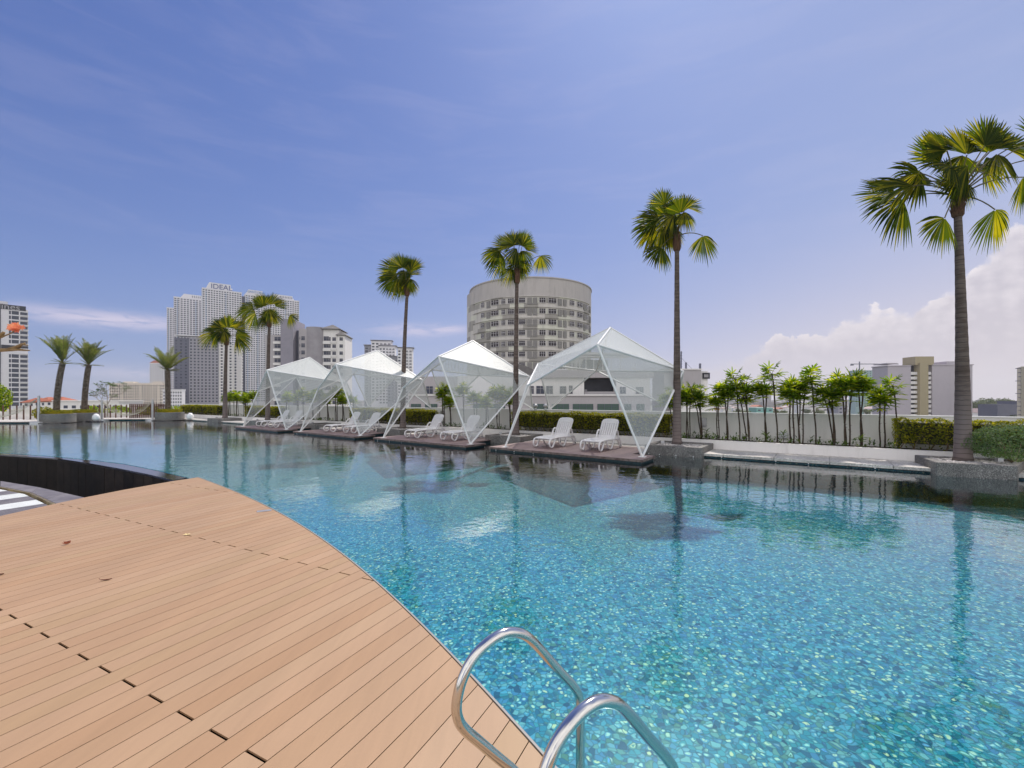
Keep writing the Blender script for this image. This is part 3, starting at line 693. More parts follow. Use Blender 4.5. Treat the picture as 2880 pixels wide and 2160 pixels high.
def fan_leaf(b, base, d, n, r, rnd, spread=105, seg=28, droop=.25, split=.66):
    d = d.normalized(); s = d.cross(n)
    if s.length < .1: s = Vector((1, 0, 0))
    s.normalize(); n = s.cross(d).normalized()
    cup = rnd.uniform(.05, .25)
    for i in range(seg):
        ph = R(-spread+2*spread*(i+.5)/seg); hw = R(spread/seg)
        L = r*(1-.22*(abs(ph)/R(spread))**2)*rnd.uniform(.9, 1.04); dr = rnd.uniform(.6, 1.3)*droop
        rows = []
        for t in (.04, split*.55, split, .8, 1.0):
            w = hw*1.0*t*L if t <= split else hw*split*L*(1-(t-split)/(1-split))**.75
            w = max(w, .002); c = d*cos(ph)+s*sin(ph); e = -d*sin(ph)+s*cos(ph)
            cen = base+c*L*t-n*cup*L*t*t*abs(sin(ph))+Vector((0, 0, -1))*dr*r*t**2.6
            fold = w*.55
            rows.append((cen-e*w-n*fold, cen+n*fold*.4, cen+e*w-n*fold))
        V = [p for row in rows for p in row]; Fs = []
        for k in range(4):
            Fs += [(3*k, 3*k+1, 3*k+4, 3*k+3), (3*k+1, 3*k+2, 3*k+5, 3*k+4)]
        b.add(V, Fs)
def fan_palm(label, a, w, zb, hub_z, leaves, r_base, r_top, seed, lean=(0, 0), seg=34, flare=1.35):
    rnd = random.Random(seed); root = empty('fan_palm', aw(a, w, zb)); H = hub_z-zb
    tag(root, label, 'palm tree', 'tall fan palms along the terrace')
    b = MB(); P_ = []; rad = []; m = 44; Ht = H-.42
    for i in range(m+1):
        t = i/m; z = Ht*t; P_.append((lean[0]*t*t, lean[1]*t*t, z)); k = r_top+(r_base-r_top)*(1-t)**1.3
        if t < .06: k *= 1+(flare-1)*(1-t/.06)**2
        rad.append(k*(1+.018*(-1)**i))
    b.tube(P_, rad, 16); b.build('trunk', M['trunk'], root, smooth=True)
    hub = Vector((lean[0], lean[1], H))
    b = MB(); b.tube([hub-Vector((0, 0, .47)), hub-Vector((0, 0, .42)), hub-Vector((0, 0, .2)), hub, hub+Vector((0, 0, .25))], [r_top*1.15, r_top*1.6, r_top*1.75, r_top*1.6, r_top*.7], 12)
    for k in range(46):      # ragged leaf bases
        az = rnd.uniform(0, 2*pi); z0 = rnd.uniform(-.45, .15); L = rnd.uniform(.1, .3); rr_ = r_top*1.5
        p = hub+Vector((cos(az)*rr_, sin(az)*rr_, z0)); q = p+Vector((cos(az)*L*.35, sin(az)*L*.35, L)); e = Vector((-sin(az), cos(az), 0))*.02
        b.add([p-e, p+e, q], [(0, 1, 2)])
    b.build('leaf_bases', M['fibre'], root)
    bl = MB(); bp = MB()
    sc_ = 1.0 if r_top < .085 else 1.25
    extra = [(rnd.uniform(-.12, .12), rnd.uniform(.22, .42), rnd.choice((-.15, 0, .15)), an, rnd.uniform(.5, .66)*sc_) for an in (95, 130, 165, -78, 215)]
    for (x, z, dep, ang, r) in leaves+extra:
        base = hub+Vector((x, dep, z)); A = R(ang)
        r *= .93
        d = Vector((cos(A), rnd.uniform(-.35, .35)+dep*.4, sin(A)))
        n = Vector((rnd.uniform(-.25, .25), -1, rnd.uniform(.2, .8)))
        if ang < 0 or ang > 200: n = Vector((rnd.uniform(-.3, .3), -1, .15))
        fan_leaf(bl, base, d, n, r, rnd, seg=seg, droop=.10 if 20 < ang < 160 else .3, spread=rnd.uniform(58, 84))
        mid = hub*.5+base*.5+Vector((0, 0, .12+.1*abs(x)))
        pts = []
        for i in range(7):
            t = i/6; pts.append(hub*(1-t)**2+mid*2*t*(1-t)+base*t*t)
        bp.tube(pts, [.018]*3+[.013]*4, 5)
    bl.build('crown', M['fan'], root); bp.build('leaf_stalks', M['petiole'], root)
    return root
# leaves: x, z, depth from the hub, pointing angle, radius
LV6 = [(-1.13, .2, -.1, 165, 1.1), (-1.16, -.03, .1, 213, 1.15), (-1.0, .3, .5, 150, 1.0), (-.5, -.57, -.2, 236, .75), (.75, -.34, -.1, -72, .85), (1.5, .45, 0, -50, .75), (.8, 1.1, 0, 62, .95), (1.25, 1.15, .1, 22, 1.0),
       (1.45, 1.15, -.3, 75, .8), (1.0, .95, .4, -20, .8), (-.1, .8, -.3, 95, .95), (-.4, .8, 0, 125, 1.0), (-.7, .65, .2, 165, .9), (-.3, .45, -.5, 235, .75), (.2, .7, .4, 60, .9), (-.15, .55, .6, 105, .9), (.35, .7, -.5, -70, .7), (.5, .9, -.2, 95, .9), (-.55, .5, -.4, 200, .7)]
LV6 += [(-.2, 1.0, .3, 110, .9), (.3, 1.0, -.3, 75, .9), (.6, .75, .3, 40, .8), (-.75, .45, .1, 190, .95), (1.2, 1.4, .3, 100, .7), (-.45, .95, -.2, 140, .8), (.1, .95, 0, -100, .6), (1.7, .9, .1, -30, .9)]
LV5 = [(.27, .9, 0, 62, .78), (-.43, .96, -.1, 115, .72), (.05, .85, .3, 90, .8), (-.58, .56, 0, 172, .95), (-.43, .40, .1, 208, 1.15), (-.5, .55, .5, 190, .9), (-.53, -.38, -.1, 236, .75), (.82, .02, 0, -68, .80), (0, .6, -.3, 110, .75),
       (.1, .6, -.4, -85, .6), (-.25, .5, -.4, 215, .8), (.1, .75, .5, 140, .8), (-.15, .2, .1, 230, .55), (-.3, .75, .2, 145, .85)]
LV4 = [(-.15, 1.05, 0, 92, .85), (.1, 1.15, .2, 70, .8), (-.35, 1.0, .1, 125, .85), (-.62, .8, 0, 168, .95), (-.5, .65, .2, 205, 1.0), (-.7, .75, -.3, 222, .85), (.2, .95, -.2, 62, .7), (.93, .65, 0, -62, .68), (-.2, .12, -.1, 240, .7), (.25, .35, 0, -70, .5),
       (0, .8, -.4, 225, .8), (.2, .75, -.3, -75, .7), (-.1, .95, -.3, 150, .8), (.4, .95, .3, 55, .65)]
LV3 = [(.2, .75, -.1, 72, .98), (.1, .85, .2, 95, .95), (-.2, .9, 0, 120, 1.0), (-.45, .75, 0, 155, 1.15), (-.5, .55, .2, 180, 1.2), (-.4, .4, -.2, 205, 1.1), (.1, .6, .2, 70, .8), (.2, .35, -.1, -75, .6), (-.1, .3, 0, 250, .7), (.15, .2, .1, -75, .6), (0, .6, -.4, 190, .9), (-.3, .35, .3, 225, 1.0), (.1, .75, .2, 85, .8)]
LV2 = [(.1, 1.0, 0, 85, 1.15), (-.3, 1.0, .1, 130, 1.1), (.35, .9, .1, 50, 1.0), (-.2, .8, -.3, 110, 1.0), (-1.3, .7, 0, 185, 1.2), (-1.0, .5, .2, 205, 1.3), (-.9, .75, -.2, 165, 1.1), (-.3, .2, 0, 235, .9), (.35, .3, 0, -50, .7), (1.35, .35, 0, -45, .9), (0, .7, .4, 200, .9), (.2, .6, -.4, -80, .8)]
LV1 = [(.05, .8, 0, 88, 1.35), (-.35, .8, .1, 125, 1.3), (.5, .75, .1, 45, 1.3), (.3, .8, -.2, 65, 1.2), (-.9, .45, 0, 178, 1.5), (-.7, .4, .2, 200, 1.2), (-.3, .5, -.3, 215, 1.0), (.75, .25, 0, -35, 1.35), (.5, .4, .3, 0, 1.1), (-.1, .2, .1, 240, .7), (.1, .5, -.4, -85, .9), (-.5, .65, .3, 150, 1.2)]
def hubz(v, a, w): return EYE+(V0-v)*aw(a, w)[1]/F
fan_palm('tallest-looking fan palm at the right edge of the photo, rising from the angled stone planter', 11.1, 2.7, .25, hubz(568, 11.1, 2.7)+.12, LV6, .165, .072, 6, (-.12, 0), 26, 1.12)
fan_palm('fan palm right of the nearest canopy, one browned leaf hanging on its right side', 4.7, 2.75, .25, hubz(665, 4.7, 2.75), LV5, .135, .068, 5, (0, 0), 26, 1.25)
fan_palm('fan palm standing before the round tower, between the third and nearest canopies', -1.5, 2.75, .25, hubz(765, -1.5, 2.75), LV4, .135, .07, 4, (.05, 0), 32)
fan_palm('fan palm by the third canopy with all leaves swept left, none hanging right', -8.15, 2.75, .25, hubz(806, -8.15, 2.75), LV3, .14, .075, 3, (.2, 0), 30)
fan_palm('fan palm behind the farthest canopy, in front of the grey apartments', -21.36, 2.75, .25, hubz(900, -21.36, 2.75), LV2, .15, .09, 2, (.1, 0), 28)
fan_palm('leftmost fan palm, beside the egg lamp and in front of the dark grey tower', -27.75, 2.75, .25, hubz(953, -27.75, 2.75), LV1, .165, .10, 1, (.1, 0), 26)

# ------------------------------------------------------------------ hedges and shrubs
def leaf_quads(b, n, pt, size, rnd, up=.3):
    for _ in range(n):
        c, nn = pt(rnd); nn = (Vector(nn)+Vector((rnd.gauss(0, .6), rnd.gauss(0, .6), rnd.gauss(up, .5)))).normalized()
        e = nn.orthogonal().normalized(); e = Matrix.Rotation(rnd.uniform(0, 6.28), 3, nn) @ e; f = nn.cross(e); s = size*rnd.uniform(.6, 1.3); c = Vector(c)
        b.add([c-e*s, c+f*s*.45, c+e*s, c-f*s*.45], [(0, 1, 2, 3)])
def hedge(label, a0, a1, z0=.36, z1=1.15, w0=3.62, w1=4.4, size=.035, dens=900, seed=1, mat='hedge', pale=0):
    rnd = random.Random(seed); root = empty('hedge', aw((a0+a1)/2, (w0+w1)/2, z0), -TH); hx = (a1-a0)/2; hy = (w1-w0)/2; H = z1-z0; tag(root, label, 'hedge', 'clipped yellow-green hedges on the planter wall')
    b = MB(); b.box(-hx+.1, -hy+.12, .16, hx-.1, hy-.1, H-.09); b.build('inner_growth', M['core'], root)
    b = MB(); area = 2*hx*(H+2*hy)+2*2*hy*H; ph = rnd.uniform(0, 9)
    def pt(r):
        k = r.uniform(0, area)
        x = r.uniform(-hx, hx); bulge = .04*sin(x*3.1+ph)+.035*sin(x*7.7+ph*2)+.03*sin(x*17+ph)
        if k < 2*hx*H:
            z = H*(r.random()**.8); dep = min(.16, abs(r.gauss(0, .07))); thin = 1 if z > .2 else .3
            if r.random() > thin: z = H*r.uniform(.3, 1)
            return (x, -hy+dep-bulge, z+.0), (0, -1, .2)
        k -= 2*hx*H
        if k < 2*hx*2*hy: return (x, r.uniform(-hy, hy), H-min(.12, abs(r.gauss(0, .04)))+bulge*.7), (0, 0, 1)
        sgn = 1 if r.random() < .5 else -1
        return (sgn*(hx-abs(r.gauss(0, .1))), r.uniform(-hy, hy), H*r.random()**.7), (sgn, 0, .2)
    leaf_quads(b, int(area*dens), pt, size, rnd); b.build('foliage', M[mat], root)
    b = MB(); m = int((a1-a0)/.28)
    for i in range(m):
        x = -hx+.1+i*(2*hx-.2)/max(1, m-1)+rnd.uniform(-.05, .05)
        for k in range(3): b.tube([(x, rnd.uniform(-.3, 0), -.02), (x+rnd.uniform(-.1, .1), rnd.uniform(-.34, -.1), .16), (x+rnd.uniform(-.22, .22), -hy+rnd.uniform(.02, .2), .42)], [.012, .009, .005], 5, False)
    b.build('stems', M['twig'], root); return root
hedge('hedge at the far left end of the planter wall, behind the egg lamp', -39.2, -31.6, size=.06, dens=320, seed=1)
hedge('hedge behind the farthest canopy, around the fan palm trunk', -26.6, -22.0, size=.05, dens=420, seed=2)
hedge('hedge behind the loungers of the second canopy', -13.8, -7.4, size=.042, dens=650, seed=3)
hedge('hedge behind the two loungers of the nearest canopy', -2.4, 4.15, size=.036, dens=900, seed=4)
hedge('hedge at the right edge behind the tallest-looking palm', 10.0, 17.5, size=.036, dens=800, seed=5, w1=4.3)
def shrub(name, label, cat, loc, rx, ry, rz, n, size, mat, seed, group=None, stems=True):
    rnd = random.Random(seed); root = empty(name, loc); tag(root, label, cat, group)
    b = MB()
    def pt(r):
        v = Vector((r.gauss(0, 1), r.gauss(0, 1), r.gauss(0, 1))).normalized(); k = 1-abs(r.gauss(0, .13)); k *= 1+.07*sin(v.x*9+seed)+.06*sin(v.y*11+v.z*7)
        v2 = Vector((v.x*rx*k, v.y*ry*k, max(-.75, v.z)*rz*k)); return (v2.x, v2.y, v2.z+rz*1.15), (v.x, v.y, v.z)
    leaf_quads(b, n, pt, size, rnd); b.build('foliage', M[mat], root)
    if stems:
        b = MB()
        for k in range(9):
            a = rnd.uniform(0, 6.28); b.tube([(0, 0, 0), (cos(a)*rx*.25, sin(a)*ry*.25, rz*.5), (cos(a)*rx*.6, sin(a)*ry*.6, rz*1.2)], [.015, .01, .005], 5, False)
        b.build('stems', M['twig'], root)
    return root
shrub('round_shrub', 'rounded grey-green clipped shrub on the right edge beside the angled stone planter', 'shrub', (11.15, 9.75, .22), .95, .75, .42, 11000, .019, 'hedge2', 11)

# ------------------------------------------------------------------ lady palms
def lady_mesh(seed, nst, hmax, spread):
    rnd = random.Random(seed); bs = MB(); bl = MB()
    for s in range(nst):
        h = hmax*rnd.uniform(.78, 1) if s else hmax; x, y = rnd.uniform(-spread, spread), rnd.uniform(-.12, .12); lx, ly = rnd.uniform(-.16, .16)+x*.6, rnd.uniform(-.08, .08)
        P_ = [(x+lx*t*t+.012*sin(t*9+s), y+ly*t, h*t) for t in [i/8 for i in range(9)]]; bs.tube(P_, [.019]*9, 6)
        for k in range(12): # old sheaths
            t = rnd.uniform(.1, .95); p = Vector((x+lx*t*t, y+ly*t, h*t)); a = rnd.uniform(0, 6.28); q = p+Vector((cos(a)*.05, sin(a)*.05, .05)); e = Vector((0, 0, .012)); bs.add([p-e, p+e, q], [(0, 1, 2)])
        top = Vector(P_[-1])
        for k in range(rnd.randint(17, 21)):
            a = rnd.uniform(0, 6.28); t = 1-.34*rnd.random(); el = rnd.uniform(-.2, 1.3); pl = rnd.uniform(.10, .26); st = Vector((top.x, top.y, top.z-(1-t)*1.0))
            d = Vector((cos(a)*cos(el), sin(a)*cos(el), sin(el))); base = st+d*pl; bs.tube([st, base], .005, 4, False)
            s_ = d.cross(Vector((0, 0, 1))).normalized(); nf = rnd.randint(6, 9); n_ = s_.cross(d)
            for f in range(nf):
                ph = R(-88+176*f/(nf-1)+rnd.uniform(-5, 5)); L = rnd.uniform(.23, .33); w = .021; c = d*cos(ph)+s_*sin(ph); e = -d*sin(ph)+s_*cos(ph)
                r = []
                for tt, ww in ((0, .35), (.35, 1), (.75, .9), (1, .25)):
                    cen = base+c*L*tt-Vector((0, 0, 1))*.055*tt*tt; r.append((cen-e*w*ww, cen+n_*.006, cen+e*w*ww))
                V = [p for q in r for p in q]; Fs = []
                for m_ in range(3): Fs += [(3*m_, 3*m_+1, 3*m_+4, 3*m_+3), (3*m_+1, 3*m_+2, 3*m_+5, 3*m_+4)]
                bl.add(V, Fs)
    return bs, bl
protos = []
for k, (nst, hm, sp) in enumerate(((2, 1.85, .12), (3, 1.7, .2), (2, 1.5, .15), (1, 1.95, .05), (3, 1.9, .18))):
    bs, bl = lady_mesh(40+k, nst, hm, sp); protos.append((bs, bl, None))
pm_cache = {}
def lady(a, w, k, label, sc=1.0):
    root = empty('lady_palm', aw(a, w, .34), random.uniform(-.5, .5)-TH); root.scale = (sc, sc, sc); tag(root, label, 'palm plant', 'lady palms on thin canes along the parapet')
    if k not in pm_cache: pm_cache[k] = (protos[k][0].build('canes', M['cane'], root), protos[k][1].build('foliage', M['rhapis'], root))
    else:
        for o in pm_cache[k]: c = o.copy(); COL.objects.link(c); c.parent = root
beds = [('between the far-left hedge and farthest canopy', [(-30.9, 1), (-30.2, 4), (-29.4, 0), (-28.6, 1), (-27.9, 4), (-27.2, 1), (-26.5, 4)], .95),
        ('behind the two farthest canopies', [(-21.2, 1), (-20.2, 4), (-19.3, 0), (-18.3, 1), (-17.4, 4), (-16.5, 1), (-15.7, 4), (-14.9, 1), (-14.2, 2)], .95),
        ('behind the third canopy', [(-6.7, 4), (-6.1, 1), (-5.4, 0), (-4.7, 2), (-4.0, 1), (-3.3, 4), (-2.7, 1)], .95),
        ('right of the nearest canopy', [(4.4, 1), (4.8, 4), (5.2, 1), (5.6, 2), (5.95, 0), (6.3, 3), (6.6, 1), (7.0, 0), (7.35, 3), (7.65, 2), (8.0, 4), (8.35, 3), (8.8, 1), (9.1, 4), (9.4, 0), (9.75, 2), (10.15, 3)], 1.04)]
for bed, lst, sc in beds:
    for i, (a, k) in enumerate(lst):
        hs = sc*(.92 if i % 3 == 1 else 1.0)*random.uniform(.94, 1.08)
        if 4 < a < 5.9: hs *= .9
        if a > 9.4: hs *= .86
        lady(a, random.uniform(3.95, 4.25), k, 'lady palm clump, '+ORD[i]+' from left '+bed, hs)
# seedlings and ground plants in the bed
b = MB(); rnd = random.Random(77)
for (a0, a1, n) in ((-31.2, -26.4, 34), (-21.6, -14, 60), (-7, -2.5, 55), (4.3, 10.2, 130)):
    for _ in range(n):
        a = rnd.uniform(a0, a1); x, y = aw(a, rnd.uniform(3.6, 4.3)); h = rnd.uniform(.05, .22); nl = rnd.randint(4, 8)
        for k in range(nl):
            an = rnd.uniform(0, 6.28); el = rnd.uniform(.1, 1.1); L = rnd.uniform(.07, .17); d = Vector((cos(an)*cos(el), sin(an)*cos(el), sin(el))); e = Vector((-sin(an), cos(an), 0))*.018
            p = Vector((x, y, .35+h*rnd.random())); b.add([p, p+d*L*.5-e, p+d*L, p+d*L*.5+e], [(0, 1, 2, 3)])
o = b.build('ground_cover', M['herb']); tag(o, 'low leafy seedlings covering the soil under the lady palms', 'ground cover', kind='stuff')
for i, (a, w, s_, lab) in enumerate(((5.35, 3.75, .34, 'low palm seedling beside the trunk of the fan palm right of the nearest canopy'), (7.05, 3.75, .28, 'low dark seedling at the soil midway along the right-hand lady palm bed'), (7.5, 3.72, .34, 'tallest seedling under the middle of the right-hand lady palm row'),
                        (9.3, 3.72, .30, 'low seedling at the foot of the lady palms nearest the right-hand hedge'), (-3.9, 3.7, .25, 'low seedling in the soil behind the third canopy'))):
    bb = MB(); rnd = random.Random(i+90); root = empty('seedling', aw(a, w, .34)); tag(root, lab, 'seedling', 'young palms in the soil')
    st = MB(); st.tube([(0, 0, 0), (.02, 0, s_)], .008, 5)
    for k in range(16):
        an = rnd.uniform(0, 6.28); el = rnd.uniform(-.1, 1.2); L = rnd.uniform(.15, .24); d = Vector((cos(an)*cos(el), sin(an)*cos(el), sin(el))); e = Vector((-sin(an), cos(an), 0))*.02; p = Vector((0, 0, s_*rnd.uniform(.5, 1)))
        bb.add([p, p+d*L*.5-e, p+d*L-Vector((0, 0, .03)), p+d*L*.5+e], [(0, 1, 2, 3)])
    bb.build('leaves', M['herb'], root); st.build('stem', M['cane'], root)

# ------------------------------------------------------------------ pool ladder
def smooth(pts, n=6):
    out = []; P_ = [Vector(p) for p in pts]
    for i in range(len(P_)-1):
        p0, p1, p2, p3 = P_[max(i-1, 0)], P_[i], P_[i+1], P_[min(i+2, len(P_)-1)]
        for k in range(n):
            t = k/n; out.append(.5*((2*p1)+(-p0+p2)*t+(2*p0-5*p1+4*p2-p3)*t*t+(-p0+3*p1-3*p2+p3)*t**3))
    out.append(P_[-1]); return out
root = empty('pool_ladder', (.313, 2.02, 0)); tag(root, 'polished steel pool ladder with two looped handrails at the deck edge in the foreground', 'pool ladder')
prof = [(0, -.8), (0, -.3), (0, .10), (0.0, .26), (.012, .33), (.055, .395), (.15, .506), (.27, .650), (.335, .705), (.41, .732), (.49, .722), (.565, .680), (.615, .61), (.636, .53), (.628, .47), (.60, .42), (.545, .355), (.46, .255), (.39, .175), (.335, .11), (.31, .08)]
for j in range(2):
    o_ = Vector((.57, -.82))*(.5*j); pts = [(o_.x-.82*s_, o_.y-.57*s_, z) for s_, z in prof]
    b = MB(); b.tube(smooth(pts, 5), .0205, 20); h_ = b.build('handrail', M['steel'], root, smooth=True)
    b = MB(); c = (o_.x-.82*.31, o_.y-.57*.31)
    b.lathe([(.03, .1), (.03, .106), (.0215, .110)], 20, c); b.build('flange', M['steel'], h_, smooth=True)
for z in (-.28, -.55):
    b = MB(); p = Vector((0, 0)); q = Vector((.57, -.82))*.5; nn = Vector((.82, .57))*.035; d = (q-p).normalized()*.018
    b.prism([tuple(p+d-nn), tuple(q-d-nn), tuple(q-d+nn), tuple(p+d+nn)], z-.012, z+.012); b.build('step', M['steel'], root)

# small things on the deck
def small(name, label, cat, build, loc, rz=0):
    o = build(); o.name = name; o.location = loc; o.rotation_euler.z = rz; tag(o, label, cat); return o
def curled(L, W, curl, mat, seed=0):
    b = MB(); V = []; n = 8; rnd = random.Random(seed)
    for i in range(n+1):
        t = i/n; w = W*sin(pi*min(1, max(0.02, t)))**.8
        for s_ in (-1, -.4, .4, 1): V.append(((t-.5)*L, s_*w, curl*(s_*s_)*W*1.4+curl*.35*L*(2*t-1)**2*.5+.002))
    b.add(V, [(4*i+k, 4*i+k+1, 4*i+k+5, 4*i+k+4) for i in range(n) for k in range(3)])
    b.tube([(-L*.5, 0, curl*.2*L), (-L*.72, .004, curl*.45*L+.01)], .002, 5)
    return b.build('leaf', mat)
brown = pm('dry_leaf', (.20, .07, .035), (.11, .045, .025), 30, .7); red = pm('red_dry_leaf', (.40, .12, .07), (.22, .08, .05), 30, .6); yel = pm('yellow_petal', (.75, .55, .18), (.8, .7, .4), 20, .6)
small('fallen_leaf', 'curled reddish fallen leaf on the deck near the left side of the photo', 'leaf', lambda: curled(.055, .022, .9, red, 1), (*ground(189, 1531, .1), .1), .9)
small('fallen_leaf', 'dark brown dry leaf lying along a gap in the deck boards', 'leaf', lambda: curled(.075, .011, .4, brown, 2), (*ground(300, 1632, .1), .1), .4)
small('fallen_leaf', 'tiny tan leaf at the left edge of the deck', 'leaf', lambda: curled(.04, .012, .5, brown, 3), (*ground(4, 1617, .1), .1), .2)
def flower():
    b = MB()
    for k in range(5):
        a = 2*pi*k/5; c = Vector((cos(a), sin(a), .25)); e = Vector((-sin(a), cos(a), 0)); b.add([Vector((0, 0, .006)), c*.02-e*.011, c*.042, c*.02+e*.011], [(0, 1, 2, 3)])
    return b.build('flower', yel)
small('fallen_flower', 'yellow fallen blossom on the board joint in the middle of the deck', 'flower', flower, (*ground(525, 1505, .1), .103))
b = MB(); b.box(-.09, -.045, 0, .09, .045, .004); o = bevel(b.build('deck_plate', M['alu'], loc=(*ground(743, 1437, .1), .1012)), .003); o.rotation_euler.z = .5
tag(o, 'small pale metal cover plate on the deck near the curved pool edge', 'cover plate')

# ------------------------------------------------------------------ far left end of the pool
def round_planter(label, x, y, r=.95, h=.65):
    root = empty('round_planter', (x, y, 0)); tag(root, label, 'planter', 'round grey planters at the far end of the pool')
    b = MB(); b.lathe([(r, -.2), (r, h-.01), (r-.015, h), (r-.12, h), (r-.12, h-.06)], 40); b.build('drum', M['terrazzo'], root)
    b = MB(); b.lathe([(r+.2, -.2), (r+.2, .035), (r+.02, .036)], 40); b.build('base_slab', M['black'], root)
    b = MB(); rnd = random.Random(int(x*10)); rb = r-.17
    def pt(q):
        a = q.uniform(0, 6.28); rr_ = rb*sqrt(q.random()); ed = rr_/rb; z = h+.25*(1-.25*ed**4)+q.gauss(0, .012)
        if q.random() < .35: rr_ = rb*(1+q.gauss(0, .03)); z = h+q.uniform(0, .22)
        return (cos(a)*rr_, sin(a)*rr_, z), (cos(a)*ed, sin(a)*ed, .7)
    leaf_quads(b, 1800, pt, .035, rnd); b.lathe([(rb-.08, h-.05), (rb-.08, h+.18)], 20); b.build('shrub', M['hedge'], root)
    return root
PL = [(-32.4, 31.4), (-32.75, 33.6), (-27.2, 35.0)]
round_planter('round grey planter with the left of the two paired date palms', *PL[0])
round_planter('round grey planter behind its neighbour, holding the right of the paired date palms', *PL[1])
round_planter('round grey planter with the single date palm in front of the white towers', *PL[2])
def date_palm(label, x, y, zb, H, lean, seed, nf=30, L=2.1, up=1.0):
    rnd = random.Random(seed); root = empty('date_palm', (x, y, zb)); tag(root, label, 'palm tree', 'stubby date palms in round planters'); top = Vector((lean, 0, H))
    b = MB(); b.tube([(lean*t*t, 0, H*t) for t in [i/10 for i in range(11)]], [.165-.02*i/10 for i in range(11)], 12)
    rows = int(H/.085)
    for i in range(rows):
        t = i/rows; z = H*t; cx = lean*t*t; r = .155-.015*t
        for k in range(11):
            a = 2*pi*(k+.5*(i % 2))/11; c, s_ = cos(a), sin(a); e = Vector((-s_, c, 0))
            p = Vector((cx+c*r, s_*r, z)); q = p+Vector((c*.055, s_*.055, .05)); b.add([p-e*.05, p-Vector((0, 0, .05))+Vector((c, s_, 0))*.01, p+e*.05, q+e*.02, q-e*.02], [(0, 1, 3, 4), (1, 2, 3), (0, 4, 3, 2)])
    b.build('trunk', M['bark'], root)
    b = MB(); st = MB()
    for k in range(nf):
        dead = k > nf-10; a = rnd.uniform(0, 6.28)
        el = R(rnd.uniform(56, 89)*up) if not dead else R(rnd.uniform(-5, 35)); ln = L*rnd.uniform(.8, 1.1) if not dead else L*rnd.uniform(.28, .42)
        dr = rnd.uniform(.12, .45) if not dead else .1
        d = Vector((cos(a)*cos(el), sin(a)*cos(el), sin(el))); o_ = Vector((cos(a), sin(a), 0)); P_ = []
        for i in range(9):
            t = i/8; P_.append(top+d*ln*t+o_*dr*.35*ln*t*t-Vector((0, 0, dr*.5*ln*t**2.5)))
        st.tube(P_, [.02-.0018*i for i in range(9)], 4, False)
        m = 30 if not dead else 12
        for i in range(m):
            t = .12+.88*i/(m-1); f = t*8; j = min(7, int(f)); p = P_[j].lerp(P_[j+1], f-j); dd = (P_[j+1]-P_[j]).normalized(); sd_ = dd.cross(Vector((0, 0, 1)));
            sd_ = sd_.normalized() if sd_.length > .05 else Vector((1, 0, 0)); n_ = sd_.cross(dd)
            ll = .40*(sin(pi*min(1, t*.9+.12))**.6)*(1 if not dead else .4)
            for sg in (-1, 1):
                q = (dd*.75+sd_*sg*.75+n_*rnd.uniform(.1, .5)).normalized(); w = dd*.02
                b.add([p-w, p+w, p+q*ll*.6+w*.8-Vector((0, 0, .01)), p+q*ll-Vector((0, 0, .04)), p+q*ll*.6-w*.8-Vector((0, 0, .01))], [(0, 1, 2, 3, 4)])
    b.build('crown', M['date'], root); st.build('leaf_ribs', M['petiole'], root)
date_palm('left date palm of the close pair at the far left, trunk leaning right', PL[0][0]-.1, PL[0][1], .5, 3.75, .45, 21, 36, 2.3, 1.0)
date_palm('right date palm of the close pair at the far left', PL[1][0]+.1, PL[1][1], .5, 3.8, .35, 22, 36, 2.15, .96)
date_palm('single date palm with a spreading crown in front of the white towers', PL[2][0]-.15, PL[2][1], .5, 3.45, -.05, 23, 34, 2.1, .8)

def egg(label, x, y):
    root = empty('egg_lamp', (x, y, 0)); tag(root, label, 'lamp', 'white egg lamps at the water edge')
    b = MB(); b.lathe([(.12, .05), (.18, .12), (.22, .21), (.23, .30), (.215, .41), (.17, .51), (.10, .58), (.03, .61)], 24); b.build('globe', M['lamp'], root, smooth=True)
    b = MB(); b.lathe([(.42, -.1), (.42, .03), (.4, .045), (.15, .05)], 28); b.build('base_slab', M['black'], root)
egg('white egg lamp at the far left, between the paired planters and the hammock', -30.9, 32.7)
egg('white egg lamp right of the single date palm planter', *ground(535, 1183))
def post(label, x, y, h, grp='steel posts of the hammocks'):
    b = MB(); b.tube([(0, 0, 0), (0, 0, h)], .075, 14); b.lathe([(.08, h), (.08, h+.02), (.06, h+.05), (.02, h+.06)], 14); b.lathe([(.45, -.14), (.45, .0)], 20)
    o = b.build('hammock_post', M['alu'], loc=(x, y, .12), smooth=False); tag(o, label, 'post', grp)
hx = [(-32.9, 30.6), (-31.95, 34.3), (-28.5, 34.9), (-41, 30)]
post('steel hammock post left of the paired date palm planters', hx[0][0], hx[0][1], 1.75)
post('steel hammock post right of the paired date palm planters', hx[1][0], hx[1][1], 1.5); post('steel hammock post beside the single date palm planter', hx[2][0], hx[2][1], 1.5)
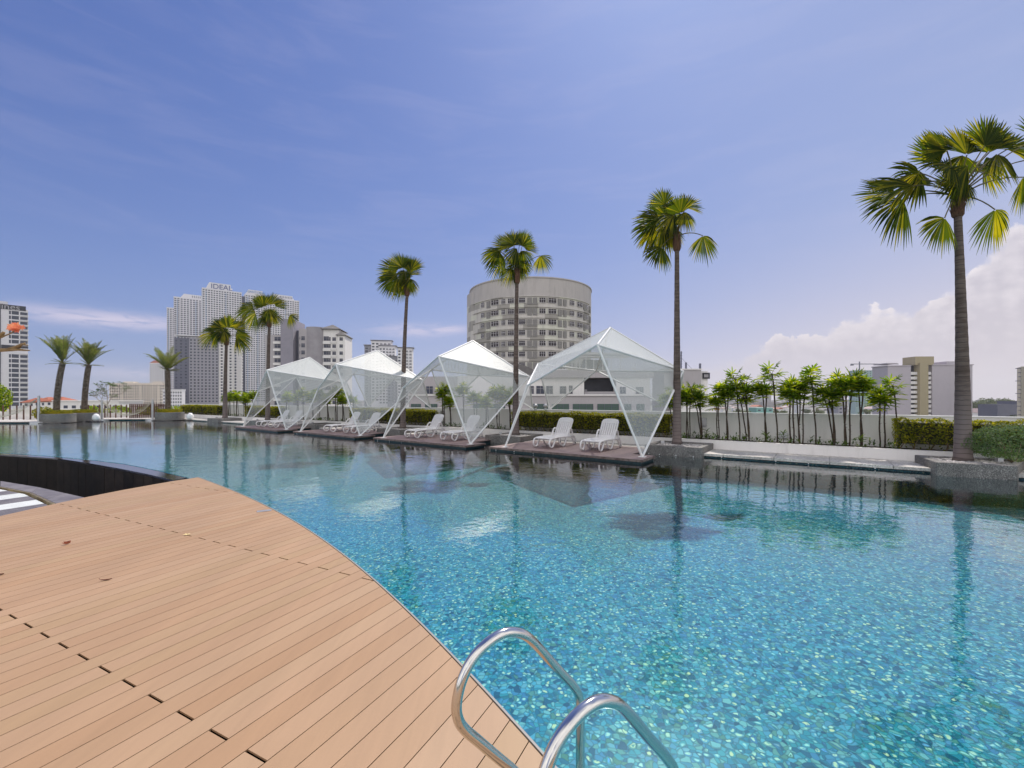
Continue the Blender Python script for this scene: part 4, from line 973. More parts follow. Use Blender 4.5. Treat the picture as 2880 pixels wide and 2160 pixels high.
def hammock(label, p, q, za, sag):
    root = empty('hammock', (*p, 0)); tag(root, label, 'hammock', 'rope hammocks at the far end of the pool'); p = Vector((0, 0, za)); q = Vector((q[0]-root.location.x, q[1]-root.location.y, za)); d = q-p; L = d.length; d = d/L; s_ = Vector((-d.y, d.x, 0))
    def c(t): return p+d*L*t-Vector((0, 0, sag*(1-(2*t-1)**2)))
    b = MB(); W = .45; n = 22; m = 9
    rows = []
    for i in range(n+1):
        t = .24+.52*i/n; base = c(t)-Vector((0, 0, .0)); rows.append([base+s_*W*(2*k/m-1)+Vector((0, 0, .12*((2*k/m-1)**2))) for k in range(m+1)])
    for k in range(m+1): b.tube([r[k] for r in rows], .006, 4, False)
    for r in rows: b.tube(r, .005, 4, False)
    b.build('net', M['rope'], root)
    for e, t0, t1 in ((0, 0.0, .24), (1, 1.0, .76)):
        b = MB()
        r = rows[0] if e == 0 else rows[-1]
        for k in range(m+1): b.tube([c(t0), r[k]], .005, 4, False)
        b.tube([r[0], r[-1]], .018, 6)
        b.build('suspension_cords', M['rope'], root)
hammock('rope hammock slung between the two posts left of the single date palm', hx[1], hx[2], 1.5, 1.1)
hammock('rope hammock at the far left edge, tied to the thick steel post', hx[0], (-38.2, 29.6), 1.75, 1.35)

# slatted fences, low walls and planting behind
def slats(label, pts, sp, z0, z1, wd, dense=False):
    root = empty('slat_fence', (*pts[0], z0)); tag(root, label, 'fence'); b = MB(); o = Vector(pts[0]); H = z1-z0
    for i in range(len(pts)-1):
        p, q = Vector(pts[i])-o, Vector(pts[i+1])-o; L = (q-p).length; m = max(1, int(L/sp)); d = (q-p)/L; n_ = Vector((-d.y, d.x))*.02
        for k in range(m):
            c = p+d*(k+.5)*L/m; e = d*wd/2; b.prism([tuple(c-e-n_), tuple(c+e-n_), tuple(c+e+n_), tuple(c-e+n_)], 0, H)
    b.build('slats', M['slat'], root); b = MB()
    for i in range(len(pts)-1):
        p, q = Vector(pts[i])-o, Vector(pts[i+1])-o; d = (q-p).normalized(); n_ = Vector((-d.y, d.x))
        for z in (.2, H-.25): b.prism([tuple(p+n_*.022), tuple(q+n_*.022), tuple(q+n_*.05), tuple(p+n_*.05)], z, z+.05)
    if dense: b.build('rail', M['slat'], root)
    else: b = None
slats('open brown slat fence at the far left end of the terrace', [(-44, 32.4), (-36.2, 33.8)], .42, .12, 1.22, .085)
slats('open brown slat fence behind the middle hammock', [(-36.2, 36.9), (-31.6, 37.4)], .42, .12, 1.22, .085)
slats('dense curved brown slat fence left of the single date palm', [(-31.5, 36.2), (-30.6, 36.8), (-29.6, 37.9)], .12, .12, 1.3, .09, True)
wall_thing('end_wall', 'low white wall behind the far-left slat fence', [(-60, 36.5), (-40, 38.5), (-36.6, 40.6)], .2, -.5, .86, M['wall'], M['coping'])
wall_thing('end_kerb_wall', 'knee-high white wall behind the paired date palm planters', [(-46, 33.6), (-36, 35.6), (-33.4, 38.4)], .15, .1, .52, M['lowwall'], M['coping'])
for i, (x, y, z, rx, n, lab) in enumerate(((-36.8, 38.6, .1, .9, 900, 'green bush behind the hammock nearest the slat fence'), (-35.0, 39.2, .1, 1.0, 900, 'yellow-green bush in the middle behind the hammock'), (-33.2, 40.2, .1, 1.0, 900, 'green bush behind the right end of the hammock'),
                        (-31.2, 40.8, .1, .8, 700, 'small bush between the single date palm and the far hedge'), (-41.4, 34.6, .1, .8, 700, 'low bush behind the far-left slat fence'), (-36.5, 34.3, .1, .7, 600, 'low yellow-green bush just left of the paired planters'))):
    shrub('bush', lab, 'bush', (x, y, z), rx, .6, .46, n, .09, 'rhapis' if i < 4 else 'hedge', 120+i, 'bushes behind the far end of the pool', False)
shrub('leafy_tree', 'dense round green tree in front of the left apartment tower', 'tree', (-42.2, 35.6, .2), 1.35, 1.1, 1.35, 3000, .11, 'rhapis', 131)
def tree_fr(label, loc, seed, H, spread, leafsz=.16, flowers=0):
    rnd = random.Random(seed); root = empty('frangipani_tree', loc); tag(root, label, 'tree', 'frangipani trees'); b = MB(); bl = MB(); bf = MB()
    def grow(p, d, L, r, lev):
        q = p+d*L; mid = (p+q)/2+Vector((rnd.gauss(0, .04), rnd.gauss(0, .04), rnd.gauss(0, .03)))*L; b.tube([p, mid, q], [r, r*.85, r*.7], 6)
        if lev == 0:
            for k in range(rnd.randint(5, 9)):
                a = rnd.uniform(0, 6.28); el = rnd.uniform(-.2, .9); dd = Vector((cos(a)*cos(el), sin(a)*cos(el), sin(el))); e = dd.cross(Vector((0, 0, 1))).normalized()*leafsz*.2; l = leafsz*rnd.uniform(.8, 1.3)
                bl.add([q, q+dd*l*.5-e, q+dd*l-Vector((0, 0, .02)), q+dd*l*.5+e], [(0, 1, 2, 3)])
            return
        for k in range(rnd.randint(2, 3)):
            nd = (d+Vector((rnd.gauss(0, .62)*spread, rnd.gauss(0, .62)*spread, rnd.uniform(-.15, .4)))).normalized(); grow(q, nd, L*rnd.uniform(.62, .85), r*.68, lev-1)
    grow(Vector((0, 0, 0)), Vector((0, 0, 1)), H*.30, .055, 5); b.build('branches', pm('frangipani_bark', (.28, .24, .20), (.38, .34, .29), 8, .8), root); bl.build('leaves', M['hedge2'], root); return root
tree_fr('sparse bare-branched frangipani behind the paired date palms', (-34.0, 37.0, .2), 204, 3.3, 1.25)
# near frangipani: trunk stands left of the frame, one flowering branch reaches in
root = empty('frangipani_tree', (-8.6, 5.6, 0)); tag(root, 'near frangipani branch with an orange-pink blossom cluster at the left edge', 'tree', 'frangipani trees')
def PT(u, v, Y): return Vector(((u-1440)/F*Y, Y, EYE+(V0-v)*Y/F))-Vector((-8.6, 5.6, 0))
b = MB(); bark = pm('smooth_bark', (.17, .11, .05), (.30, .21, .10), 14, .7, .4, 40)
b.tube([(0, 0, 0), (.05, 0, .9), (.15, -.05, 1.6), (.3, -.1, 2.0)], [.09, .075, .06, .05], 10)
b.tube([(.3, -.1, 2.0), (.9, -.3, 2.1), PT(-60, 985, 5.2), PT(0, 985, 5.2), PT(50, 983, 5.2), PT(84, 986, 5.2)], [.05, .04, .027, .022, .015, .006], 8)
b.tube([PT(10, 985, 5.2), PT(45, 976, 5.2), PT(62, 968, 5.15), PT(78, 971, 5.1)], [.016, .018, .014, .006], 8)
b.tube([PT(52, 978, 5.2), PT(60, 970, 5.22), PT(70, 965, 5.2)], [.016, .013, .009], 8)
b.tube([(.3, -.1, 2.0), (.8, -.3, 2.5), PT(-40, 975, 5.1), PT(-5, 950, 5.1), PT(8, 938, 5.1), PT(11, 934, 5.1)], [.05, .035, .024, .022, .018, .014], 8)
b.tube([PT(4, 948, 5.1), PT(14, 944, 5.1), PT(30, 938, 5.1), PT(40, 930, 5.1)], [.012, .008, .006, .005], 6)
b.build('branches', bark, root, smooth=True)
b = MB(); rnd = random.Random(5)
for k in range(24):
    c = PT(42+rnd.gauss(0, 10), 922+rnd.gauss(0, 4.5), 5.1+rnd.uniform(-.06, .06)); n_ = Vector((rnd.gauss(0, .6), -1, rnd.gauss(.2, .6))).normalized(); e1 = n_.orthogonal().normalized(); e2 = n_.cross(e1)
    for j in range(5):
        a = 2*pi*j/5+k; d = e1*cos(a)+e2*sin(a); s_ = -e1*sin(a)+e2*cos(a); b.add([c, c+d*.018-s_*.011+n_*.004, c+d*.034+n_*.008, c+d*.018+s_*.013+n_*.004], [(0, 1, 2, 3)])
b.build('flowers', leafmat('orange_petal', (.75, .17, .12), (.85, .30, .16), (.9, .45, .22), .4, tcol=(1, 1, 1)), root)

# ------------------------------------------------------------------ the city beyond the parapet
GZ = -24.0
def glassmat(name, lo, hi, sc=.35):
    m, t, b = newmat(name); g = t.n.new('ShaderNodeNewGeometry'); col = t.ramp(g.outputs['Random Per Island'], [(0, lo), (1, hi)])
    t.l.new(col, b.inputs['Base Color']); b.inputs['Roughness'].default_value = .25; b.inputs['Specular IOR Level'].default_value = .22; return m
G_dark = glassmat('dark_glass', (.025, .03, .045), (.10, .11, .15)); G_brown = glassmat('bronze_glass', (.012, .009, .012), (.04, .03, .036))
G_blue = glassmat('blue_glass', (.07, .11, .18), (.22, .28, .38)); G_grey = glassmat('grey_glass', (.02, .025, .04), (.09, .10, .14))
W_white = stained('tower_white', (.76, .74, .76), (.40, .40, .42), .3); W_grey = stained('tower_grey', (.30, .30, .34), (.20, .20, .23), .3); W_dgrey = stained('tower_dark_grey', (.12, .125, .17), (.09, .09, .12), .3)
W_mgrey = stained('tower_mid_grey', (.34, .33, .37), (.2, .2, .22), .3); W_cream = stained('tower_cream', (.74, .66, .57), (.42, .36, .32), .3); W_blue = pm('tower_blue_band', (.22, .33, .47), None, 2, .7)
W_shade = stained('render_warm_grey', (.43, .40, .41), (.26, .24, .25), .4); W_pale = stained('render_pale', (.80, .77, .75), (.42, .40, .39), .4)
R_red = pm('clay_roof', (.42, .13, .07), (.30, .10, .06), .8, .8, island=.2); R_grey = pm('grey_roof', (.14, .13, .13), (.2, .19, .18), .8, .8); R_pink = pm('faded_roof', (.42, .30, .28), (.50, .40, .38), .5, .8, island=.25)
def win_parts(root, rects, z0, mat, maxn=90, depth=.10, frame=None, name='window', mull=2):
    """rects: (x, z, w, h, y, rotz) in the building's own axes; y is the wall face"""
    rest = MB(); restf = MB(); cache = {}
    for i, (x, z, w, h, y, rz) in enumerate(rects):
        def mk():
            b = MB(); b.box(0, -depth*.3, 0, w, depth*.5, h); f = None
            if frame:
                f = MB(); t = .055
                for k in range(mull+1): f.box(w*k/mull-t/2, -depth*.8, 0, w*k/mull+t/2, -depth*.32, h)
                f.box(-t, -depth*.85, h*.66-t/2, w+t, -depth*.33, h*.66+t/2); f.box(-t, -depth, -t, w+t, -depth*.3, 0)
            return b, f
        if i < maxn:
            key = (round(w, 3), round(h, 3))
            if key not in cache:
                b, f = mk(); o = b.build(name, mat, root); fo = f.build('frame', frame, o) if f else None; cache[key] = (o, fo)
            else:
                o0, f0 = cache[key]; o = o0.copy(); COL.objects.link(o); o.parent = root
                if f0: c = f0.copy(); COL.objects.link(c); c.parent = o
            o.location = (x, y, z-z0); o.rotation_euler.z = rz
        else:
            b, f = mk(); c, s_ = cos(rz), sin(rz)
            rest.add([(x+vx*c-vy*s_, y+vx*s_+vy*c, z-z0+vz) for vx, vy, vz in b.v], b.f)
            if f: restf.add([(x+vx*c-vy*s_, y+vx*s_+vy*c, z-z0+vz) for vx, vy, vz in f.v], f.f)
    if rest.v: o = rest.build(name+'_grid', mat, root); o['kind'] = 'stuff'
    if restf.v: o = restf.build('frame_grid', frame, root); o['kind'] = 'stuff'
def block(root, name, x0, y0, x1, y1, z0, z1, mat):
    b = MB(); b.box(x0, y0, z0, x1, y1, z1); return b.build(name, mat, root)
def tower(label, cat, px, Y, phi, W, D, ztop, wall, glass, pitch=3.0, cols=12, ww=.55, wh=.5, zvis=-4, group=None, side=None, cap=.9, name='apartment_tower', frame=None, maxn=90):
    X = (px-1440)/F*Y; root = empty(name, (X, Y, GZ), phi); tag(root, label, cat, group); H = ztop-GZ
    block(root, 'walls', 0, 0, W, D, 0, H, wall)
    b = MB(); b.box(-.3, -.3, H, W+.3, D+.3, H+cap); b.build('roof_parapet', wall, root)
    rects = []; nf = int((ztop-zvis-1)/pitch); cw = W/cols
    for f in range(nf):
        z = ztop-.9-(f+1)*pitch+pitch*(1-wh)/2+.5
        for c in range(cols): rects.append((c*cw+cw*(1-ww)/2, z, cw*ww, pitch*wh, 0, 0))
    win_parts(root, rects, GZ, glass, maxn, frame=frame)
    return root, X, Y
def text(s_, size, mat, parent, loc, rot=(pi/2, 0, 0), ext=.1, name='lettering'):
    cu = bpy.data.curves.new(name, 'FONT'); cu.body = s_; cu.size = size; cu.extrude = ext; cu.materials.append(mat)
    tmp = bpy.data.objects.new(name, cu); COL.objects.link(tmp); bpy.context.view_layer.update()
    me = bpy.data.meshes.new_from_object(tmp.evaluated_get(bpy.context.evaluated_depsgraph_get())); bpy.data.objects.remove(tmp)
    o = bpy.data.objects.new(name, me); COL.objects.link(o); o.parent = parent; o.location = loc; o.rotation_euler = rot; return o
blue = pm('sign_blue', (.06, .09, .25), None, 1, .5); sky_blue = pm('sign_light_blue', (.10, .25, .50), None, 1, .5); signgrey = pm('sign_grey', (.42, .40, .42), None, 1, .5)

# five linked white slabs far left of centre, facades turned by 38 degrees
PH = math.atan2(.61, .79); TOP = 1.68+151.5
def slab(label, px0, Y, W, zt, seed, cols, crown=None, side_w=4):
    root, X, Y = tower(label, 'tower', px0, Y, PH, W, 18, zt, W_white, G_grey, 3.02, cols, .66, .52, -4, 'linked white residential towers', maxn=60)
    b = MB(); rnd = random.Random(seed)
    nb = 2
    for k in range(nb):
        x = W*(k+.62)/nb-.5*W/nb+1; b.box(x, -.16, 0, x+.9, -.04, zt-GZ-3)
    b.box(-.06, 0.5, 0, -.02, 5.5, zt-GZ-2); b.build('blue_stripe', W_blue, root)
    b = MB(); n = int((zt+6)/3.02)
    for k in range(n): z = zt-GZ-1-(k+1)*3.02; b.box(0, -.5, z, W, -.02, z+.45)
    b.build('floor_ledges', W_white, root)
    if crown:
        x0, x1, h = crown; b = MB(); b.box(x0, 2, zt-GZ+cap_, x1, 2.6, zt-GZ+cap_+h); 
        b.add([(x0-4, 2, zt-GZ+.9), (x0, 2, zt-GZ+.9), (x0, 2, zt-GZ+.9+h), (x0-4, 2.6, zt-GZ+.9), (x0, 2.6, zt-GZ+.9), (x0, 2.6, zt-GZ+.9+h)], [(0, 1, 2), (5, 4, 3), (0, 2, 5, 3)])
        b.box(x0-1, 2.6, zt-GZ+.9, x1+2, 12, zt-GZ+.9+h*.45); b.build('crown', W_white, root)
    return root
cap_ = .9
slab('leftmost narrow slab of the linked white towers', 469, 700, 17, TOP-6, 1, 5)
t1 = slab('second white tower from the left of the linked group, with a slotted crown', 488.6, 652, 45, TOP, 2, 12, (12, 40, 6))
b = MB()
for k in range(8): b.box(22+k*2.4, 1.85, TOP-GZ+2.4, 22.8+k*2.4, 1.98, TOP-GZ+5.4)
b.build('crown_slots', G_dark, t1)
t2 = slab('tallest-looking white tower of the linked group with big blue roof letters', 568.8, 600, 46, TOP, 3, 15, (8, 33, 9))
text('IDEAL', 9.6, blue, t2, (9.5, 1.5, TOP-GZ+1.7))
t3 = slab('white tower of the linked group with small light-blue roof lettering', 690, 632, 25.5, TOP-.8, 4, 8, (4, 22, 7))
text('I-SANTORINI', 4.3, sky_blue, t3, (1.2, 1.5, TOP-GZ+2.8))
t4 = slab('rightmost white tower of the linked group, behind the grey apartments', 744, 649, 47, TOP-1, 5, 14, (12, 38, 6))
b = MB()
for k in range(8): b.box(21+k*2.2, 1.85, TOP-GZ+1.5, 21.8+k*2.2, 1.98, TOP-GZ+4.4)
b.build('crown_slots', G_dark, t4)
for px, Y, W, lab in ((679.5, 634, 7, 'dark recessed core between the lettered white towers'), (737, 655, 7, 'dark recessed core left of the rightmost white tower')):
    X = (px-1440)/F*Y; root = empty('tower_core', (X, Y, GZ), PH); tag(root, lab, 'tower', 'dark cores between the white towers'); block(root, 'walls', 0, 0, W, 20, 0, TOP-GZ-3, W_dgrey)
    win_parts(root, [(W*.3, TOP-6-3.02*f, W*.4, .8, 0, 0) for f in range(50)], GZ, G_dark, 50)

# dark grey tower in front of them, a curved face on its right
root, X, Y = tower('dark grey apartment tower with a white canopy roof in front of the white towers', 'tower', 532, 430, .30, 25, 22, 61.5, W_mgrey, G_grey, 3.0, 8, .5, .5, -3, maxn=70)
HH = 61.5-GZ; block(root, 'dark_wing', -13, 1.5, -.05, 20, 0, HH, W_dgrey)
win_parts(root, [(-12+4*c, 58-3*f, 1.5, 1.4, 1.48, 0) for f in range(20) for c in range(3)], GZ, G_dark, 0)
b = MB()
for f in range(22): b.box(0, -.35, HH-3*f-.5, 25, -.02, HH-3*f-.1)
b.build('floor_ledges', W_mgrey, root)
b = MB()
for f in range(21):
    z = HH-6-3*f; P_ = [(25.1, .2)]+[(25.1+19*sin(R(a)), 14-13.5*cos(R(a))) for a in range(5, 80, 12)]+[(40, 20), (25.1, 20)]
    b.prism(P_, z, z+1.0); P2 = [(x-.8 if x > 25.2 else x, y+.6) for x, y in P_]; b.prism(P2, z-2.0, z)
b.build('curved_balconies', W_pale, root)
win_parts(root, [(25.6+19*sin(R(a)), 57-3*f, 1.6, 1.9, 14-13.5*cos(R(a))+.3, R(a)*.9) for f in range(20) for a in (3, 14, 26, 40)], GZ, G_dark, 0)
b = MB(); b.box(-12, -1, HH+2, 26, 12, HH+2.5)
for k in range(12): b.box(-11+k*3.2, -.5, HH+.5, -10.6+k*3.2, 0, HH+2)
b.build('roof_canopy', W_white, root)

# grey balcony apartments right of them
root = empty('apartment_block', ((743-1440)/F*190, 190, GZ), .10); tag(root, 'grey apartment block with a hipped tile roof and dark recessed balconies behind the farthest canopy', 'apartment block')
u = 190/F
def bx(nm, p0, p1, dy, dep, top, mat): return block(root, nm, (p0-743)*u, dy, (p1-743)*u, dy+dep, 0, EYE+(V0-top)*u-GZ, mat)
bx('left_wing', 743, 792, 1, 12, 940, W_shade); bx('core_tower', 790, 823, -1, 14, 897, pm('core_shade', (.30, .28, .33), (.26, .25, .29), .3, .8)); bx('link', 822, 836, 3, 10, 925, W_dgrey); bx('middle_wing', 835, 870, .5, 12, 922, W_shade)
b = MB(); cxx = (877-743)*u; P_ = [((851-743)*u, 8)]+[(cxx+3.9*cos(R(a)), 2.2-3.0*sin(R(a))) for a in range(180, -1, -15)]+[((899-743)*u, 8)]
b.prism([P_[0]]+P_[1:-1]+[P_[-1]], 0, EYE+(V0-917)*u-GZ); b.build('rounded_wing', pm('rounded_wing_render', (.36, .34, .36), (.30, .28, .30), .3, .8), root)
bx('balcony_wing', 899, 944, 1.2, 12, 922, W_pale); bx('right_wing', 943, 963, 0, 12, 940, W_pale)
rc = []
for f in range(13):
    vt = 945+20.2*f; z = EYE+(V0-vt-10)*u
    if z < -6: break
    rc += [((902-743)*u, z, 2.2, 1.9, 1.2, 0), ((914-743)*u, z-.0, 1.1, 1.6, 1.2, 0), ((926-743)*u, z, 1.5, 1.5, 1.2, 0), ((948-743)*u, z, 1.4, 1.4, 0, 0), ((896-743)*u, z+.3, .5, 1.5, 1.0, 0),
           ((768-743)*u, z-.3, 2.6, 1.6, 1, 0), ((785-743)*u, z-.3, .8, 1.9, 1, 0), ((748-743)*u, z+.5, .3, 1.1, 1, 0), ((842-743)*u, z, 1.5, 1.7, .5, 0), ((837-743)*u, z+.3, .35, 1.2, .5, 0)]
win_parts(root, rc, GZ, G_dark, 95, .12, W_shade, mull=2)
for f in range(12):
    z = EYE+(V0-945-20.2*f-13)*u-GZ; each_box('balcony_parapet', W_pale, root, [((900-743)*u, .75, z-1.0, (922-743)*u, 1.18, z+.1), ((924-743)*u, .8, z-.5, (938-743)*u, 1.18, z-.1), ((765-743)*u, .55, z-1.2, (785-743)*u, .98, z-.2)])
def hip(b, x0, y0, x1, y1, z, h, ov=.6):
    x0 -= ov; y0 -= ov; x1 += ov; y1 += ov; m = min(x1-x0, y1-y0)/2
    if x1-x0 >= y1-y0: r0, r1 = (x0+m, (y0+y1)/2, z+h), (x1-m, (y0+y1)/2, z+h)
    else: r0, r1 = ((x0+x1)/2, y0+m, z+h), ((x0+x1)/2, y1-m, z+h)
    c = [(x0, y0, z), (x1, y0, z), (x1, y1, z), (x0, y1, z)]; V = c+[r0, r1, (x0, y0, z-.25), (x1, y0, z-.25), (x1, y1, z-.25), (x0, y1, z-.25)]
    f = [(0, 1, 5, 4), (1, 2, 5), (2, 3, 4, 5), (3, 0, 4)] if x1-x0 >= y1-y0 else [(0, 1, 4), (1, 2, 5, 4), (2, 3, 5), (3, 0, 4, 5)]
    b.add(V, f+[(6, 7, 1, 0), (7, 8, 2, 1), (8, 9, 3, 2), (9, 6, 0, 3), (9, 8, 7, 6)])
b = MB(); hip(b, (899-743)*u, 1, (944-743)*u, 12, EYE+(V0-921)*u-GZ, 2.4, .9); hip(b, (943-743)*u, 0, (962-743)*u, 11, EYE+(V0-939)*u-GZ, 1.6, .7); b.build('roof', R_grey, root)

# paired stepped towers far behind the second canopy
for px, Y, W, zt, wall, cols, lab in ((1025, 470, 9, 58, W_grey, 2, 'narrow left part of the stepped towers behind the second canopy'), (1044, 455, 20, 61, W_white, 5, 'white middle part of the stepped towers behind the second canopy'), (1066, 450, 16, 55, W_white, 5, 'lower white front of the stepped towers behind the second canopy'),
        (1090, 430, 10, 42, W_grey, 3, 'grey bay of the stepped towers left of a palm trunk'), (1118, 425, 14, 50, W_white, 4, 'right tower of the stepped pair with thin balconies and a flat projecting roof')):
    root, X, Y_ = tower(lab, 'tower', px, Y, .15, W, 14, zt, wall, G_dark, 3.05, cols, .6, .5, -4, 'stepped white and grey towers behind the second canopy', maxn=60)
    b = MB(); b.box(-1, -1.5, zt-GZ+1.6, W+1.5, 12, zt-GZ+2.0); b.box(.5, .5, zt-GZ, W-1, 10, zt-GZ+1.6); b.build('flat_roof', W_mgrey, root)
    each_box('balcony_slab', W_white, root, [(W*.45, -1.0, zt-GZ-2-3.05*k, W+.4, -.02, zt-GZ-1.7-3.05*k) for k in range(17)])
# left edge tower with dark bands
PHL = .86; xr = 60; root = empty('apartment_tower', ((79-1440)/F*300-cos(.86)*60, 300-sin(.86)*60, GZ), PHL); tag(root, 'white and black banded apartment tower cut by the left edge of the photo', 'tower'); zt = EYE+(V0-872)*300/F; HH = zt-GZ
block(root, 'walls', 0, 0, xr, 20, 0, HH, W_white)
zz = lambda v: EYE+(V0-v)*300/F
b = MB(); black_ = pm('black_cladding', (.02, .02, .03), (.035, .035, .05), .5, .5)
b.box(xr-80, -.2, HH-1, xr-1, 19, HH+2.2); b.box(xr-14.2, -.3, 0, xr-12.2, -.02, HH); b.box(xr-12, -.28, zz(985)-GZ, xr+.05, -.02, zz(974)-GZ)
b.build('black_bands', black_, root); block(root, 'roof_box', 40, 6, xr-9, 14, HH+2.2, HH+5, W_white)
rc = []
for f in range(20):
    z = zz(884+13.3*f)-1.1
    if 968 < 884+13.3*f < 992: continue
    rc += [(xr-8.6, z, .9, 2.3, 0, 0), (xr-7.4, z, 3.2, 2.4, 0, 0), (xr-3.6, z+.2, 3.4, 1.9, 0, 0), (xr-20.5, z, 4.6, 2.3, 0, 0), (xr-27, z, 4, 2.3, 0, 0)]
win_parts(root, rc, GZ, G_dark, 95, .12)
each_box('balcony_slab', W_white, root, [(xr-3.9, -.7, zz(884+13.3*f)-GZ-1.6, xr+.3, -.02, zz(884+13.3*f)-GZ-1.0) for f in range(20)])
tx = text('citadines', 5.4, signgrey, root, (xr-22.5, -.45, HH-.9))

# cream blocks and red roofs left of centre
root, X, Y = tower('long low cream apartment block between the paired and the single date palms', 'apartment block', 307, 400, .03, 49, 5, EYE+(V0-1080)*400/F, W_cream, G_brown, 2.55, 24, .52, .58, -6, name='apartment_block', maxn=90)
b = MB(); b.box(10, 3, 13.7-GZ+1.8, 19, 9, 13.7-GZ+4.2); b.box(36, 3, 13.7-GZ+1.8, 45, 9, 13.7-GZ+4.4); b.build('roof_boxes', W_cream, root)
b = MB()
for k in range(9): b.box(k*5.4+.4, -.35, 0, k*5.4+.9, -.02, 15.5-GZ)
b.build('facade_ribs', W_cream, root)
root, X, Y = tower('tall pale tower with a small red hipped roof left of the single date palm', 'tower', 421, 700, .1, 24, 7, EYE+(V0-1022)*700/F, W_white, G_grey, 3.1, 7, .45, .5, -4, maxn=60)
b = MB(); hip(b, 1, .5, 15, 6.5, EYE+(V0-1022)*700/F-GZ+1, 4, .8); b.build('roof', R_red, root)
root, X, Y = tower('pale low block with grid windows just right of the long cream block', 'apartment block', 458, 380, .05, 16, 4, EYE+(V0-1098)*380/F, W_white, G_grey, 2.8, 8, .5, .5, -6, name='apartment_block', maxn=60)
for i, (px, W, vt, rv) in enumerate(((62, 14, 1131, 1122), (92, 15, 1129, 1117), (124, 18, 1128, 1114))):
    Y = 190; X = (px-1440)/F*Y; root = empty('villa', (X, Y, GZ), .05); z = EYE+(V0-vt)*Y/F; tag(root, ('leftmost', 'middle', 'rightmost')[i]+' of three red-roofed pale villas behind the far-left fence', 'house', 'red-roofed villas on the left')
    Wm = W*.42; block(root, 'walls', 0, 0, Wm, 8, 0, z-GZ, W_pale); b = MB(); hip(b, 0, 0, Wm, 8, z-GZ, 1.9, .5); b.build('roof', R_red, root)
    win_parts(root, [(Wm*.2, z-1.7, 1.1, 1.1, 0, 0), (Wm*.6, z-1.7, 1.1, 1.1, 0, 0)], GZ, G_dark, 9)
root, X, Y = tower('long low pale building with a white roof line behind the paired date palms', 'building', 150, 150, .02, 22, 10, EYE+(V0-1129)*150/F, W_pale, G_grey, 3, 8, .5, .35, -6, name='low_building', cap=.4)

# round tower
D = 161.0; CX, CY = D*sin(R(2.38)), D*cos(R(2.38)); RR = 21.9
root = empty('round_tower', (CX, CY, GZ)); tag(root, 'large round grey tower with rings of windows and a tall blank crown behind the canopies', 'round tower')
um = (D-RR)/F; zt = EYE+(V0-778)*um; HT = zt-GZ
def round_mat():
    m, t, b = newmat('panelled_render'); co = t.coord(); x, y, z = t.sep(co)
    th = t.m('MULTIPLY', t.m('ARCTAN2', x, t.m('MULTIPLY', y, -1)), RR)
    zi = t.m('FLOOR', t.m('DIVIDE', z, 1.7)); off = t.m('MULTIPLY', t.m('FRACT', t.m('MULTIPLY', zi, .37)), 9); ti = t.m('FLOOR', t.m('DIVIDE', t.m('ADD', th, off), 4.6))
    wn = t.n.new('ShaderNodeTexWhiteNoise'); wn.noise_dimensions = '2D'; t.l.new(t.comb(ti, zi, 0), wn.inputs['Vector'])
    col = t.ramp(wn.outputs['Value'], [(0, (.55, .52, .48)), (.5, (.57, .54, .50)), (.52, (.59, .58, .50)), (.70, (.34, .32, .29)), (1, (.40, .375, .345))], 'CONSTANT')
    top = t.mr(z, HT-6.0, HT-5.9, smooth=False); col = t.mix(top, col, (.45, .42, .40))
    st = t.mr(t.noise(t.mapping(co, (1, 1, .15)), .8, 5, .65), .4, .8, 1.05, .82); col = t.mix(1.0, col, t.comb(st, st, st), 'MULTIPLY')
    t.l.new(col, b.inputs['Base Color']); b.inputs['Roughness'].default_value = .85; return m
RM = round_mat(); b = MB(); n = 96
b.lathe([(RR, 0), (RR, HT-.35), (RR+.25, HT-.35), (RR+.25, HT), (RR-.3, HT)], n); b.build('walls', RM, root)
b = MB(); a0 = R(-90-54); # lower wing hugging the left side
wing = [(-RR-.9, 4), (-RR-.9, -3.2), (-RR*.955, -8.2), (-RR*.86, -10.6), (-RR*.8, -6), (-RR*.8, 4)]
b.prism(wing, 0, HT-1.6); b.build('side_wing', RM, root)
b = MB(); fp = 3.4
for f in range(13):
    z = HT-6.1-fp*f; V = []; m = 60
    for i in range(m+1):
        a = R(-155+130*i/m); V += [(cos(a)*(RR+.35), sin(a)*(RR+.35), z), (cos(a)*(RR+.35), sin(a)*(RR+.35), z-.16), (cos(a)*RR, sin(a)*RR, z-.16), (cos(a)*RR, sin(a)*RR, z)]
    b.add(V, [(4*i+k, 4*i+4+k, 4*i+4+(k+1) % 4, 4*i+(k+1) % 4) for i in range(m) for k in range(4)])
b.build('floor_ledges', RM, root)
